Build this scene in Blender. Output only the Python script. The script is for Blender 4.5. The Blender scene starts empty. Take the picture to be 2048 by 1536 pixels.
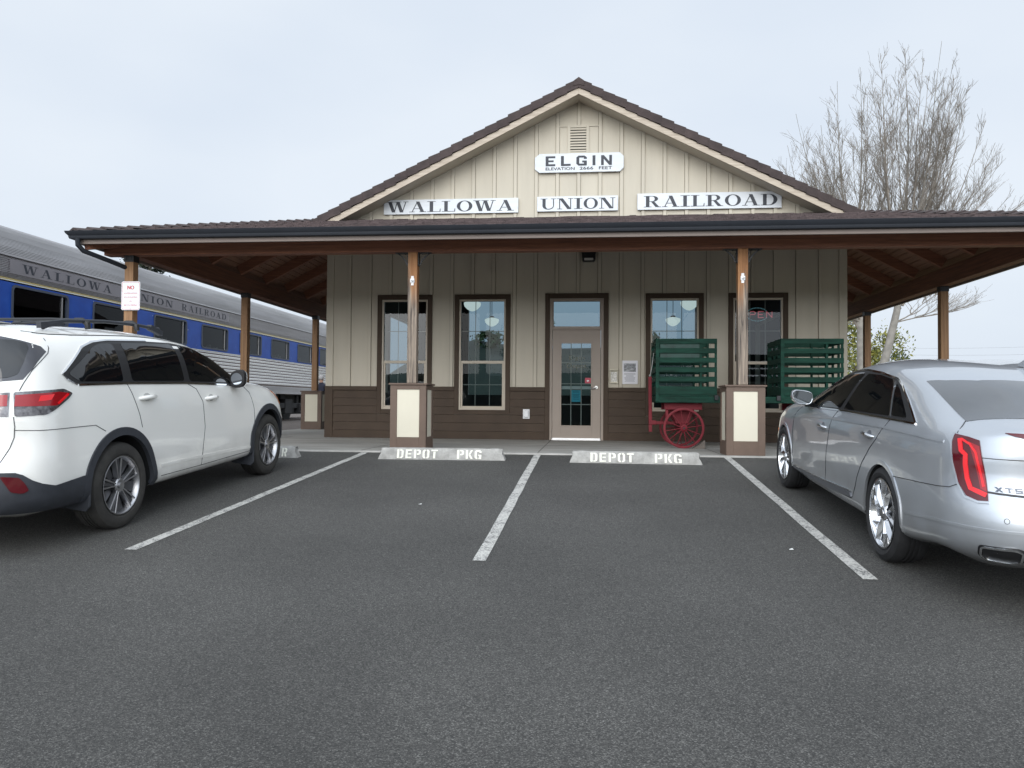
import bpy, bmesh, math, random
import numpy as np
from mathutils import Vector, Matrix
from mathutils.bvhtree import BVHTree
R = math.radians
random.seed(7)
SC = bpy.context.scene
COL = SC.collection

# ------------------------------------------------------------------ camera
cam_d = bpy.data.cameras.new("camera")
cam = bpy.data.objects.new("camera", cam_d)
COL.objects.link(cam)
cam_d.sensor_fit = 'HORIZONTAL'
cam_d.sensor_width = 36.0
cam_d.lens = 36.0 * 1547.36 / 2048.0
cam_d.clip_start = 0.05
cam_d.clip_end = 5000
def cam_matrix(yaw, pitch, roll, loc):
    f = Vector((-math.sin(yaw)*math.cos(pitch), math.cos(yaw)*math.cos(pitch), math.sin(pitch)))
    r = Vector((math.cos(yaw), math.sin(yaw), 0)); u = r.cross(f)
    r2 = r*math.cos(roll) + u*math.sin(roll); u2 = -r*math.sin(roll) + u*math.cos(roll)
    m = Matrix((r2, u2, -f)).transposed().to_4x4(); m.translation = loc
    return m
cam.matrix_world = cam_matrix(0.09903581, 0.02511066, 0.0079042, Vector((0, 0, 0.70)))
SC.camera = cam

# ------------------------------------------------------------------ world and sun
SUN_EL, SUN_AZ = R(21), R(187)          # azimuth clockwise from +Y: behind the camera, a little left
W = bpy.data.worlds.new("World"); SC.world = W; W.use_nodes = True
nt = W.node_tree; nt.nodes.clear()
def N(tree, typ, **kw):
    n = tree.nodes.new(typ)
    for k, v in kw.items():
        if k.startswith('i_'): n.inputs[k[2:].replace('_', ' ')].default_value = v
        else: setattr(n, k, v)
    return n
wo = N(nt, 'ShaderNodeOutputWorld'); bg = N(nt, 'ShaderNodeBackground'); bg.inputs['Strength'].default_value = 0.1
sky = N(nt, 'ShaderNodeTexSky', sky_type='NISHITA', sun_disc=False, sun_elevation=SUN_EL, sun_rotation=SUN_AZ, air_density=1.0, dust_density=3.0)
tc = N(nt, 'ShaderNodeTexCoord')
# overcast sheet: brighter where the sun stands behind the cloud (behind the viewer), soft cloud mottling
az = N(nt, 'ShaderNodeMapRange', interpolation_type='SMOOTHSTEP'); az.inputs['From Min'].default_value = 0.0; az.inputs['From Max'].default_value = 1.0
az.inputs['To Min'].default_value = 1.0; az.inputs['To Max'].default_value = 3.0
dt = N(nt, 'ShaderNodeVectorMath', operation='DOT_PRODUCT'); nt.links.new(tc.outputs['Generated'], dt.inputs[0])
dt.inputs[1].default_value = (math.sin(SUN_AZ)*math.cos(SUN_EL), math.cos(SUN_AZ)*math.cos(SUN_EL), math.sin(SUN_EL))
nt.links.new(dt.outputs['Value'], az.inputs['Value'])
mp = N(nt, 'ShaderNodeMapping'); mp.inputs['Scale'].default_value = (1.4, 1.4, 3.2); nt.links.new(tc.outputs['Generated'], mp.inputs[0])
cn = N(nt, 'ShaderNodeTexNoise'); cn.inputs['Scale'].default_value = 1.3; cn.inputs['Detail'].default_value = 4; cn.inputs['Roughness'].default_value = 0.45
nt.links.new(mp.outputs[0], cn.inputs['Vector'])
cr = N(nt, 'ShaderNodeValToRGB'); cr.color_ramp.elements[0].position = 0.36; cr.color_ramp.elements[1].position = 0.64
cr.color_ramp.elements[0].color = (0.685, 0.765, 0.875, 1); cr.color_ramp.elements[1].color = (0.785, 0.85, 0.93, 1)
nt.links.new(cn.outputs[0], cr.inputs[0])
sc1 = N(nt, 'ShaderNodeVectorMath', operation='SCALE'); nt.links.new(cr.outputs[0], sc1.inputs[0]); nt.links.new(az.outputs[0], sc1.inputs['Scale'])
sc2 = N(nt, 'ShaderNodeVectorMath', operation='SCALE'); nt.links.new(sc1.outputs[0], sc2.inputs[0]); sc2.inputs['Scale'].default_value = 10.0
mx = N(nt, 'ShaderNodeMix', data_type='RGBA'); mx.inputs['Factor'].default_value = 0.93
nt.links.new(sky.outputs[0], mx.inputs['A']); nt.links.new(sc2.outputs[0], mx.inputs['B'])
nt.links.new(mx.outputs['Result'], bg.inputs['Color']); nt.links.new(bg.outputs[0], wo.inputs[0])

sd = bpy.data.lights.new("sun", 'SUN'); sd.energy = 1.5; sd.angle = R(46); sd.color = (1.0, 0.95, 0.87)
sun = bpy.data.objects.new("sun", sd); COL.objects.link(sun)
sv = Vector((math.sin(SUN_AZ)*math.cos(SUN_EL), math.cos(SUN_AZ)*math.cos(SUN_EL), math.sin(SUN_EL)))
sun.rotation_euler = (-sv).to_track_quat('-Z', 'Y').to_euler()
SC.view_settings.view_transform = 'Standard'; SC.view_settings.look = 'None'; SC.view_settings.gamma = 1.0
SC.view_settings.exposure = 0.1; SC.view_settings.use_curve_mapping = False
SC.cycles.max_bounces = 8; SC.cycles.transparent_max_bounces = 12
SC.cycles.use_denoising = True

# ------------------------------------------------------------------ materials
MATS = {}; WOFF = {}
def mat(name, col, rough=0.6, metal=0.0, var=0.0, vscale=4.0, bump=0.0, bscale=40.0, coat=0.0, col2=None, stretch=(1, 1, 1), spec=0.5, detail=5.0, emis=None, estr=0.0, croughness=0.03):
    """principled material: two tones mixed by noise (real variation of the thing), noise bump."""
    if name in MATS: return MATS[name]
    m = bpy.data.materials.new(name); m.use_nodes = True; t = m.node_tree
    p = t.nodes['Principled BSDF']
    c = (*col, 1)
    p.inputs['Base Color'].default_value = c; p.inputs['Roughness'].default_value = rough; p.inputs['Metallic'].default_value = metal
    p.inputs['Coat Weight'].default_value = coat; p.inputs['Coat Roughness'].default_value = croughness
    p.inputs['Specular IOR Level'].default_value = spec
    if emis:
        p.inputs['Emission Color'].default_value = (*emis, 1); p.inputs['Emission Strength'].default_value = estr
    if var > 0 or bump > 0 or col2:
        co = N(t, 'ShaderNodeTexCoord'); ma = N(t, 'ShaderNodeMapping'); ma.inputs['Scale'].default_value = stretch
        t.links.new(co.outputs['Object'], ma.inputs[0])
    if var > 0 or col2:
        n = N(t, 'ShaderNodeTexNoise'); n.inputs['Scale'].default_value = vscale; n.inputs['Detail'].default_value = detail; n.inputs['Roughness'].default_value = 0.6
        t.links.new(ma.outputs[0], n.inputs['Vector'])
        r = N(t, 'ShaderNodeValToRGB'); r.color_ramp.elements[0].position = 0.3; r.color_ramp.elements[1].position = 0.7
        if col2: a, b = col, col2
        else: a, b = tuple(x*(1-var) for x in col), tuple(min(1, x*(1+var)) for x in col)
        r.color_ramp.elements[0].color = (*a, 1); r.color_ramp.elements[1].color = (*b, 1)
        t.links.new(n.outputs[0], r.inputs[0]); t.links.new(r.outputs[0], p.inputs['Base Color'])
    if bump > 0:
        n2 = N(t, 'ShaderNodeTexNoise'); n2.inputs['Scale'].default_value = bscale; n2.inputs['Detail'].default_value = 6
        t.links.new(ma.outputs[0], n2.inputs['Vector'])
        b = N(t, 'ShaderNodeBump'); b.inputs['Strength'].default_value = bump; b.inputs['Distance'].default_value = 0.02
        t.links.new(n2.outputs[0], b.inputs['Height']); t.links.new(b.outputs[0], p.inputs['Normal'])
    MATS[name] = m
    return m

def glass_mat(name, ior=2.0, tint=(0.8, 0.85, 0.85), rough=0.0):
    m = bpy.data.materials.new(name); m.use_nodes = True; t = m.node_tree; t.nodes.clear()
    o = N(t, 'ShaderNodeOutputMaterial'); mixs = N(t, 'ShaderNodeMixShader'); fr = N(t, 'ShaderNodeFresnel'); fr.inputs[0].default_value = ior
    tr = N(t, 'ShaderNodeBsdfTransparent'); tr.inputs[0].default_value = (*tint, 1)
    gl = N(t, 'ShaderNodeBsdfGlossy'); gl.inputs['Roughness'].default_value = rough; gl.inputs[0].default_value = (0.95, 0.98, 1, 1)
    co = N(t, 'ShaderNodeTexCoord'); n = N(t, 'ShaderNodeTexNoise'); n.inputs['Scale'].default_value = 1.2; n.inputs['Detail'].default_value = 1
    t.links.new(co.outputs['Object'], n.inputs['Vector'])
    b = N(t, 'ShaderNodeBump'); b.inputs['Strength'].default_value = 0.02; b.inputs['Distance'].default_value = 0.02
    t.links.new(n.outputs[0], b.inputs['Height']); t.links.new(b.outputs[0], gl.inputs['Normal'])
    t.links.new(fr.outputs[0], mixs.inputs[0]); t.links.new(tr.outputs[0], mixs.inputs[1]); t.links.new(gl.outputs[0], mixs.inputs[2]); t.links.new(mixs.outputs[0], o.inputs[0])
    return m

# ------------------------------------------------------------------ mesh helpers
class MB:
    """collects shapes, builds ONE mesh object"""
    def __init__(s): s.v = []; s.f = []; s.m = []
    def add(s, vs, fs, mi=0):
        o = len(s.v); s.v += [tuple(v) for v in vs]; s.f += [tuple(o+i for i in f) for f in fs]; s.m += [mi]*len(fs); return s
    def box(s, x0, x1, y0, y1, z0, z1, mi=0):
        v = [(x0, y0, z0), (x1, y0, z0), (x1, y1, z0), (x0, y1, z0), (x0, y0, z1), (x1, y0, z1), (x1, y1, z1), (x0, y1, z1)]
        return s.add(v, [(0, 3, 2, 1), (4, 5, 6, 7), (0, 1, 5, 4), (1, 2, 6, 5), (2, 3, 7, 6), (3, 0, 4, 7)], mi)
    def beam(s, a, b, w, h, up=(0, 0, 1), mi=0):
        """rectangular bar from a to b, w across, h in the up direction"""
        a, b, up = Vector(a), Vector(b), Vector(up); d = (b-a).normalized(); r = d.cross(up).normalized(); u = r.cross(d)
        v = []
        for p in (a, b):
            for i, j in ((-1, -1), (1, -1), (1, 1), (-1, 1)): v.append(p + r*(i*w/2) + u*(j*h/2))
        return s.add(v, [(0, 1, 2, 3), (7, 6, 5, 4), (0, 4, 5, 1), (1, 5, 6, 2), (2, 6, 7, 3), (3, 7, 4, 0)], mi)
    def prism(s, poly, fn, d0, d1, mi=0):
        """poly 2D extruded; fn(u,v,d)->3D"""
        n = len(poly)
        v = [fn(u, w, d0) for u, w in poly] + [fn(u, w, d1) for u, w in poly]
        f = [tuple(range(n))[::-1], tuple(range(n, 2*n))] + [(i, (i+1) % n, n+(i+1) % n, n+i) for i in range(n)]
        return s.add(v, f, mi)
    def tube(s, pts, rad, n=8, mi=0, cap=True):
        pts = [Vector(p) for p in pts]
        if not hasattr(rad, '__len__'): rad = [rad]*len(pts)
        vs = []; ref = None
        for i, p in enumerate(pts):
            d = (pts[min(i+1, len(pts)-1)] - pts[max(i-1, 0)]).normalized()
            if ref is None:
                ref = Vector((0, 0, 1)) if abs(d.z) < 0.9 else Vector((1, 0, 0))
            a = (ref - d*ref.dot(d)).normalized(); ref = a; b = d.cross(a)
            for k in range(n):
                t = 2*math.pi*k/n; vs.append(p + (a*math.cos(t)+b*math.sin(t))*rad[i])
        fs = []
        for i in range(len(pts)-1):
            for k in range(n): fs.append((i*n+k, i*n+(k+1) % n, (i+1)*n+(k+1) % n, (i+1)*n+k))
        if cap: fs += [tuple(range(n))[::-1], tuple(range((len(pts)-1)*n, len(pts)*n))]
        return s.add(vs, fs, mi)
    def lathe(s, prof, c, axis='Z', n=32, mi=0, close=False):
        """prof: list of (r, h) round an axis through c"""
        vs = []
        for r, h in prof:
            for k in range(n):
                t = 2*math.pi*k/n; x, y = r*math.cos(t), r*math.sin(t)
                p = {'Z': (x, y, h), 'X': (h, x, y), 'Y': (y, h, x)}[axis]
                vs.append((c[0]+p[0], c[1]+p[1], c[2]+p[2]))
        fs = []; m = len(prof)
        for i in range(m if close else m-1):
            j = (i+1) % m
            for k in range(n): fs.append((i*n+k, i*n+(k+1) % n, j*n+(k+1) % n, j*n+k))
        return s.add(vs, fs, mi)
    def build(s, name, mats, parent=None, bevel=0.0, smooth=False, angle=35, local=False, fixn=True):
        me = bpy.data.meshes.new(name)
        off = Vector((0, 0, 0)) if (parent is None or local) else WOFF.get(parent.name, Vector((0, 0, 0)))
        me.from_pydata([(v[0]-off.x, v[1]-off.y, v[2]-off.z) for v in s.v], [], s.f)
        if not isinstance(mats, (list, tuple)): mats = [mats]
        for m in mats: me.materials.append(m)
        me.polygons.foreach_set('material_index', s.m)
        if fixn or smooth:
            bm = bmesh.new(); bm.from_mesh(me)
            if fixn: bmesh.ops.recalc_face_normals(bm, faces=bm.faces)
            if smooth:
                for f in bm.faces: f.smooth = True
                for e in bm.edges:
                    if len(e.link_faces) == 2 and e.calc_face_angle(0) > R(angle): e.smooth = False
            bm.to_mesh(me); bm.free()
        ob = bpy.data.objects.new(name, me); COL.objects.link(ob)
        if parent is not None:
            ob.parent = parent
            if not local: WOFF[ob.name] = off
        if bevel:
            b = ob.modifiers.new('bevel', 'BEVEL'); b.width = bevel; b.segments = 2; b.limit_method = 'ANGLE'; b.angle_limit = R(40)
        return ob

def tag(o, label=None, cat=None, group=None, kind=None):
    if label: o['label'] = label
    if cat: o['category'] = cat
    if group: o['group'] = group
    if kind: o['kind'] = kind
    return o
def thing(name, label, cat, loc=(0, 0, 0), group=None):
    o = bpy.data.objects.new(name, None); COL.objects.link(o); o.location = loc; WOFF[o.name] = Vector(loc)
    o.empty_display_size = 0.2
    return tag(o, label, cat, group)
def copy_tree(o, parent=None):
    c = o.copy(); COL.objects.link(c)
    if parent is not None: c.parent = parent
    for ch in [x for x in COL.objects if x.parent == o]: copy_tree(ch, c)
    return c

def text_geo(txt, size, align='CENTER'):
    """flat glyph mesh of the built-in font: verts (x,y), faces"""
    cu = bpy.data.curves.new('txt', 'FONT'); cu.body = txt; cu.size = size; cu.align_x = align; cu.resolution_u = 3
    ob = bpy.data.objects.new('txt', cu); COL.objects.link(ob)
    dg = bpy.context.evaluated_depsgraph_get(); me = bpy.data.meshes.new_from_object(ob.evaluated_get(dg))
    vs = [tuple(v.co[:2]) for v in me.vertices]; fs = [tuple(p.vertices) for p in me.polygons]
    bpy.data.objects.remove(ob); bpy.data.curves.remove(cu); bpy.data.meshes.remove(me)
    return vs, fs
def fit_text(txt, w, h, bold=0.0):
    vs, fs = text_geo(txt, 1.0)
    xs = [v[0] for v in vs]; ys = [v[1] for v in vs]; x0, x1, y0, y1 = min(xs), max(xs), min(ys), max(ys)
    return [((x-x0)/(x1-x0)*w - w/2, (y-y0)/(y1-y0)*h - h/2) for x, y in vs], fs

# serif letters (Clarendon-like thick and thin strokes), unit height; each stroke a polygon
def q(x0, y0, x1, y1): return [(x0, y0), (x1, y0), (x1, y1), (x0, y1)]
def diag(xb, xt, w, y0=0.0, y1=1.0): return [(xb-w/2, y0), (xb+w/2, y0), (xt+w/2, y1), (xt-w/2, y1)]
def ring(cx, cy, rx, ry, ix, iy, a0=0, a1=360, n=28):
    out = []
    for k in range(n):
        t0, t1 = R(a0+(a1-a0)*k/n), R(a0+(a1-a0)*(k+1)/n)
        out.append([(cx+ix*math.cos(t0), cy+iy*math.sin(t0)), (cx+rx*math.cos(t0), cy+ry*math.sin(t0)), (cx+rx*math.cos(t1), cy+ry*math.sin(t1)), (cx+ix*math.cos(t1), cy+iy*math.sin(t1))])
    return out
T, t_, S_ = 0.20, 0.055, 0.045
def serif(x, y, half): return [q(x-half, y, x+half, y+S_)]
def letter(c):
    if c == 'I': return [q(.16, 0, .36, 1)] + serif(.26, 0, .26) + serif(.26, 1-S_, .26), .52
    if c == 'L': return [q(.14, 0, .34, 1)] + serif(.24, 1-S_, .24) + [q(0, 0, .76, S_)] + [[(.70, S_), (.76, S_), (.76, .30), (.73, .30)]], .78
    if c == 'U': return [q(.12, .34, .32, 1), q(.78, .34, .84, 1)] + ring(.48, .34, .36, .36, .16, .29, 180, 270, 10) + ring(.48, .34, .36, .36, .30, .29, 270, 360, 10) + serif(.22, 1-S_, .22) + serif(.81, 1-S_, .16), .98
    if c == 'N': return [q(.13, 0, .19, 1), q(.81, 0, .87, 1), [(.64, 0), (.87, 0), (.36, 1), (.13, 1)]] + serif(.16, 0, .16) + serif(.12, 1-S_, .14) + serif(.84, 1-S_, .16), 1.0
    if c == 'W': return [diag(.40, .18, T), diag(.44, .60, t_), diag(.86, .64, T), diag(.90, 1.10, t_)] + serif(.18, 1-S_, .20) + serif(.64, 1-S_, .20) + serif(1.10, 1-S_, .15), 1.26
    if c == 'A': return [diag(.14, .46, t_), diag(.74, .46, T), q(.25, .30, .66, .30+S_)] + serif(.14, 0, .15) + serif(.76, 0, .20), .96
    if c == 'O': return ring(.46, .5, .44, .51, .25, .46), .92
    if c == 'D': return [q(.12, 0, .32, 1), q(.30, 0, .48, S_), q(.30, 1-S_, .48, 1)] + ring(.46, .5, .44, .5, .23, .45, -90, 90, 18) + serif(.2, 0, .2) + serif(.2, 1-S_, .2), .92
    if c == 'R': return [q(.12, 0, .32, 1), q(.30, 1-S_, .5, 1), q(.30, .48, .5, .48+S_)] + ring(.48, .74, .32, .26, .13, .21, -90, 90, 14) + [[(.66, 0), (.88, 0), (.58, .5), (.40, .5)]] + serif(.22, 0, .22) + serif(.2, 1-S_, .2) + serif(.82, 0, .14), .98
    return [], .5
def serif_word(word, gap=0.05):
    polys = []; x = 0
    for c in word:
        if c == ' ': x += .55; continue
        p, w = letter(c)
        polys += [[(px+x, py) for px, py in g] for g in p]; x += w+gap
    return polys, x-gap
# block letters for the painted stencils and the station board
def stencil(c):
    g = .06
    if c == 'D': return [q(0, 0, .2, 1), [(.26, 0), (.45, 0), (.62, .17), (.62, .83), (.45, 1), (.26, 1), (.26, .84), (.38, .84), (.42, .78), (.42, .22), (.38, .16), (.26, .16)]]
    if c == 'E': return [q(0, 0, .2, 1), q(.2, .83, .58, 1), q(.26, .42, .54, .58), q(.2, 0, .58, .17)]
    if c == 'P': return [q(0, 0, .2, 1), [(.26, .4), (.48, .4), (.62, .52), (.62, .88), (.48, 1), (.26, 1), (.26, .84), (.40, .84), (.42, .8), (.42, .6), (.40, .56), (.26, .56)]]
    if c == 'R': return stencil('P') + [[(.40, 0), (.62, 0), (.50, .38), (.30, .38)]]
    if c == 'O': return [[(.28, 0), (.14, 0), (0, .15), (0, .85), (.14, 1), (.28, 1), (.28, .84), (.24, .84), (.2, .78), (.2, .22), (.24, .16), (.28, .16)], [(.36, 0), (.36, .16), (.40, .16), (.44, .22), (.44, .78), (.40, .84), (.36, .84), (.36, 1), (.50, 1), (.64, .85), (.64, .15), (.50, 0)]]
    if c == 'T': return [q(0, .83, .6, 1), q(.2, 0, .4, .78)]
    if c == 'K': return [q(0, 0, .2, 1), [(.24, .5), (.44, 1), (.64, 1), (.42, .53)], [(.24, .47), (.42, .5), (.66, 0), (.44, 0)]]
    if c == 'G': return [[(.62, .7), (.62, .85), (.48, 1), (.14, 1), (0, .85), (0, .15), (.14, 0), (.28, 0), (.28, .16), (.24, .16), (.2, .22), (.2, .78), (.24, .84), (.40, .84), (.42, .8), (.42, .7)], [(.34, 0), (.62, 0), (.62, .48), (.34, .48), (.34, .34), (.42, .34), (.42, .16), (.34, .16)]]
    if c == 'L': return [q(0, 0, .22, 1), q(.22, 0, .72, .2)]
    if c == 'I': return [q(0, 0, .22, 1)]
    if c == 'N': return [q(0, 0, .2, 1), q(.62, 0, .82, 1), [(.2, 1), (.2, .66), (.62, 0), (.62, .34)]]
    return []
def board_letter(c):
    if c == 'E': return [q(0, 0, .24, 1), q(.24, .8, .8, 1), q(.24, .41, .66, .59), q(.24, 0, .8, .2)], .8
    if c == 'L': return [q(0, 0, .24, 1), q(.24, 0, .8, .2)], .8
    if c == 'G': return [[(.86, .66), (.86, .82), (.68, 1), (.18, 1), (0, .82), (0, .18), (.18, 0), (.86, 0), (.86, .5), (.48, .5), (.48, .32), (.62, .32), (.62, .2), (.27, .2), (.24, .23), (.24, .77), (.27, .8), (.6, .8), (.62, .78), (.62, .66)]], .86
    if c == 'I': return [q(0, 0, .24, 1)], .24
    if c == 'N': return [q(0, 0, .22, 1), q(.66, 0, .88, 1), [(.22, 1), (.22, .62), (.66, 0), (.66, .38)]], .88
    return [], .4
def add_polys(mb, polys, fn, mi=0, step=0.0004):
    """flat painted polygons; fn(u,v,lift)->3D. every stroke lifted a hair so that none are coplanar"""
    for i, p in enumerate(polys):
        mb.add([fn(u, v, (i % 7)*step) for u, v in p], [tuple(range(len(p)))], mi)

# wood, siding etc.
def wood_mat(name, c1, c2, axis=2, weather=None):
    m = bpy.data.materials.new(name); m.use_nodes = True; t = m.node_tree; p = t.nodes['Principled BSDF']
    co = N(t, 'ShaderNodeTexCoord'); ma = N(t, 'ShaderNodeMapping'); s = [22.0, 22.0, 22.0]; s[axis] = 0.9; ma.inputs['Scale'].default_value = s
    geo = N(t, 'ShaderNodeNewGeometry')
    t.links.new(geo.outputs['Position'], ma.inputs[0])
    n = N(t, 'ShaderNodeTexNoise'); n.inputs['Scale'].default_value = 1.6; n.inputs['Detail'].default_value = 7; n.inputs['Roughness'].default_value = .65; n.inputs['Distortion'].default_value = .6
    t.links.new(ma.outputs[0], n.inputs['Vector'])
    r = N(t, 'ShaderNodeValToRGB'); r.color_ramp.elements[0].position = .35; r.color_ramp.elements[1].position = .68
    r.color_ramp.elements[0].color = (*c1, 1); r.color_ramp.elements[1].color = (*c2, 1); t.links.new(n.outputs[0], r.inputs[0])
    last = r.outputs[0]
    if weather:
        # worn lower half: stain gone, grey fibres and dark checks in ragged patches
        (w1, w2, z0, z1) = weather
        r2 = N(t, 'ShaderNodeValToRGB'); r2.color_ramp.elements[0].position = .38; r2.color_ramp.elements[1].position = .66
        r2.color_ramp.elements[0].color = (*w1, 1); r2.color_ramp.elements[1].color = (*w2, 1); t.links.new(n.outputs[0], r2.inputs[0])
        sp = N(t, 'ShaderNodeSeparateXYZ'); t.links.new(geo.outputs['Position'], sp.inputs[0])
        n2 = N(t, 'ShaderNodeTexNoise'); n2.inputs['Scale'].default_value = .35; n2.inputs['Detail'].default_value = 4
        t.links.new(ma.outputs[0], n2.inputs['Vector'])
        mr = N(t, 'ShaderNodeMapRange'); mr.inputs['From Min'].default_value = z1; mr.inputs['From Max'].default_value = z0; t.links.new(sp.outputs['Z'], mr.inputs['Value'])
        ad = N(t, 'ShaderNodeMath', operation='ADD'); t.links.new(mr.outputs[0], ad.inputs[0]); t.links.new(n2.outputs[0], ad.inputs[1])
        st = N(t, 'ShaderNodeMapRange'); st.inputs['From Min'].default_value = .60; st.inputs['From Max'].default_value = .86; t.links.new(ad.outputs[0], st.inputs['Value'])
        mm = N(t, 'ShaderNodeMix', data_type='RGBA'); t.links.new(st.outputs[0], mm.inputs['Factor']); t.links.new(last, mm.inputs['A']); t.links.new(r2.outputs[0], mm.inputs['B'])
        last = mm.outputs['Result']
    t.links.new(last, p.inputs['Base Color']); p.inputs['Roughness'].default_value = .75
    b = N(t, 'ShaderNodeBump'); b.inputs['Strength'].default_value = .35; b.inputs['Distance'].default_value = .008
    t.links.new(n.outputs[0], b.inputs['Height']); t.links.new(b.outputs[0], p.inputs['Normal'])
    return m

M_TAN = mat('tan_siding', (.485, .443, .362), .7, var=.075, vscale=2.2, bump=.12, bscale=120, stretch=(1, 1, .12))
M_TRIM = mat('brown_trim', (.056, .037, .024), .65, spec=.3, var=.14, vscale=3, bump=.08, bscale=90)
M_PED = mat('brown_pedestal', (.115, .076, .055), .6, var=.12, vscale=3, bump=.1, bscale=90)
M_CREAM = mat('cream_panel', (.60, .56, .45), .65, var=.03, vscale=2)
M_TAUPE = mat('taupe_door', (.29, .24, .20), .5, var=.04, vscale=3)
M_VINYL = mat('tan_vinyl', (.46, .40, .32), .45)
M_METALDARK = mat('black_metal', (.015, .016, .018), .45, metal=.3)
M_STEEL = mat('steel', (.55, .55, .55), .3, metal=1)
M_GALV = mat('galvanised', (.62, .63, .64), .4, metal=.8)
M_WHITE = mat('white_paint', (.78, .79, .80), .5, var=.05, vscale=6)
M_INK = mat('black_ink', (.03, .034, .045), .6)
M_BLACK = mat('black', (.01, .01, .011), .5)
M_RUBBER = mat('rubber', (.018, .018, .018), .8, var=.25, vscale=30, bump=.1, bscale=150)
M_BEAM = wood_mat('stained_beam', (.15, .060, .037), (.28, .115, .062), axis=0)
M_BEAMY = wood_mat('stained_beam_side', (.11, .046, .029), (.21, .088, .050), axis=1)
M_DECK = wood_mat('soffit_boards', (.17, .088, .057), (.30, .152, .096), axis=1)
M_POSTW = wood_mat('weathered_post', (.24, .105, .04), (.40, .20, .085), axis=2, weather=((.050, .040, .034), (.36, .29, .225), 1.0, 2.7))
M_POST = wood_mat('stained_post', (.19, .10, .048), (.33, .19, .095), axis=2)
M_RAKE = wood_mat('worn_rake', (.36, .30, .235), (.52, .455, .37), axis=0)
M_GUTTER = mat('gutter_paint', (.022, .025, .031), .6, spec=.2, var=.1, vscale=2)
M_FASCIA = mat('fascia_paint', (.20, .16, .14), .6, var=.08, vscale=2)
M_TILE = mat('rake_tile', (.048, .034, .032), .85, var=.30, vscale=5, bump=.5, bscale=60)
M_SHING = mat('asphalt_shingle', (.075, .055, .054), .95, var=.45, vscale=7, bump=.7, bscale=140)
M_CONC = mat('concrete', (.30, .29, .265), .85, var=.22, vscale=1.6, bump=.15, bscale=60, stretch=(.5, 2.2, 1))
M_GLASS = glass_mat('window_glass', 1.2, (.46, .545, .585)); M_GLASSR = glass_mat('reflective_window_glass', 1.42, (.46, .545, .585))
M_RED = mat('cart_red', (.135, .009, .016), .6, var=.2, vscale=6, bump=.08, spec=.3)
M_GREEN = mat('cart_green', (.0048, .033, .022), .6, spec=.15, var=.5, vscale=8, bump=.15, bscale=50, stretch=(.3, 1, 2))
# ================================================================== ground, lot, walk
SL = 0.072
def lotz(y): return -0.80 + SL*y
def asphalt_mat():
    m = bpy.data.materials.new('asphalt'); m.use_nodes = True; t = m.node_tree; p = t.nodes['Principled BSDF']
    geo = N(t, 'ShaderNodeNewGeometry')
    v = N(t, 'ShaderNodeTexVoronoi'); v.inputs['Scale'].default_value = 185; t.links.new(geo.outputs['Position'], v.inputs['Vector'])
    n = N(t, 'ShaderNodeTexNoise'); n.inputs['Scale'].default_value = 120; n.inputs['Detail'].default_value = 6; n.inputs['Roughness'].default_value = .75; t.links.new(geo.outputs['Position'], n.inputs['Vector'])
    big = N(t, 'ShaderNodeTexNoise'); big.inputs['Scale'].default_value = .55; big.inputs['Detail'].default_value = 5; t.links.new(geo.outputs['Position'], big.inputs['Vector'])
    # grain of the aggregate: most stones dark, a few pale
    r = N(t, 'ShaderNodeValToRGB'); e = r.color_ramp.elements; e[0].position = .0; e[0].color = (.026, .0255, .024, 1); e[1].position = 1; e[1].color = (.150, .146, .135, 1)
    a = e.new(.55); a.color = (.060, .058, .0535, 1); b_ = e.new(.82); b_.color = (.088, .085, .078, 1)
    sp = N(t, 'ShaderNodeSeparateColor'); t.links.new(v.outputs['Color'], sp.inputs[0]); t.links.new(sp.outputs[0], r.inputs[0])
    r2 = N(t, 'ShaderNodeMapRange'); r2.inputs['From Min'].default_value = .3; r2.inputs['From Max'].default_value = .7; r2.inputs['To Min'].default_value = .5; r2.inputs['To Max'].default_value = 1.45; t.links.new(n.outputs[0], r2.inputs['Value'])
    r3 = N(t, 'ShaderNodeMapRange'); r3.inputs['From Min'].default_value = .3; r3.inputs['From Max'].default_value = .7; r3.inputs['To Min'].default_value = .78; r3.inputs['To Max'].default_value = 1.20; t.links.new(big.outputs[0], r3.inputs['Value'])
    mu = N(t, 'ShaderNodeMath', operation='MULTIPLY'); t.links.new(r2.outputs[0], mu.inputs[0]); t.links.new(r3.outputs[0], mu.inputs[1])
    s = N(t, 'ShaderNodeVectorMath', operation='SCALE'); t.links.new(r.outputs[0], s.inputs[0]); t.links.new(mu.outputs[0], s.inputs['Scale'])
    t.links.new(s.outputs[0], p.inputs['Base Color']); p.inputs['Roughness'].default_value = .82
    bp = N(t, 'ShaderNodeBump'); bp.inputs['Strength'].default_value = .55; bp.inputs['Distance'].default_value = .006
    ad = N(t, 'ShaderNodeMath', operation='ADD'); t.links.new(v.outputs['Distance'], ad.inputs[0]); t.links.new(n.outputs[0], ad.inputs[1])
    t.links.new(ad.outputs[0], bp.inputs['Height']); t.links.new(bp.outputs[0], p.inputs['Normal'])
    return m
M_ASPH = asphalt_mat()
M_GRAVEL = mat('gravel_ground', (.09, .075, .066), .95, col2=(.15, .128, .113), vscale=9, bump=.5, bscale=60)
M_GRASSY = mat('dry_ground', (.12, .13, .06), .95, col2=(.22, .19, .11), vscale=.3, bump=.3, bscale=20)

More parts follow.
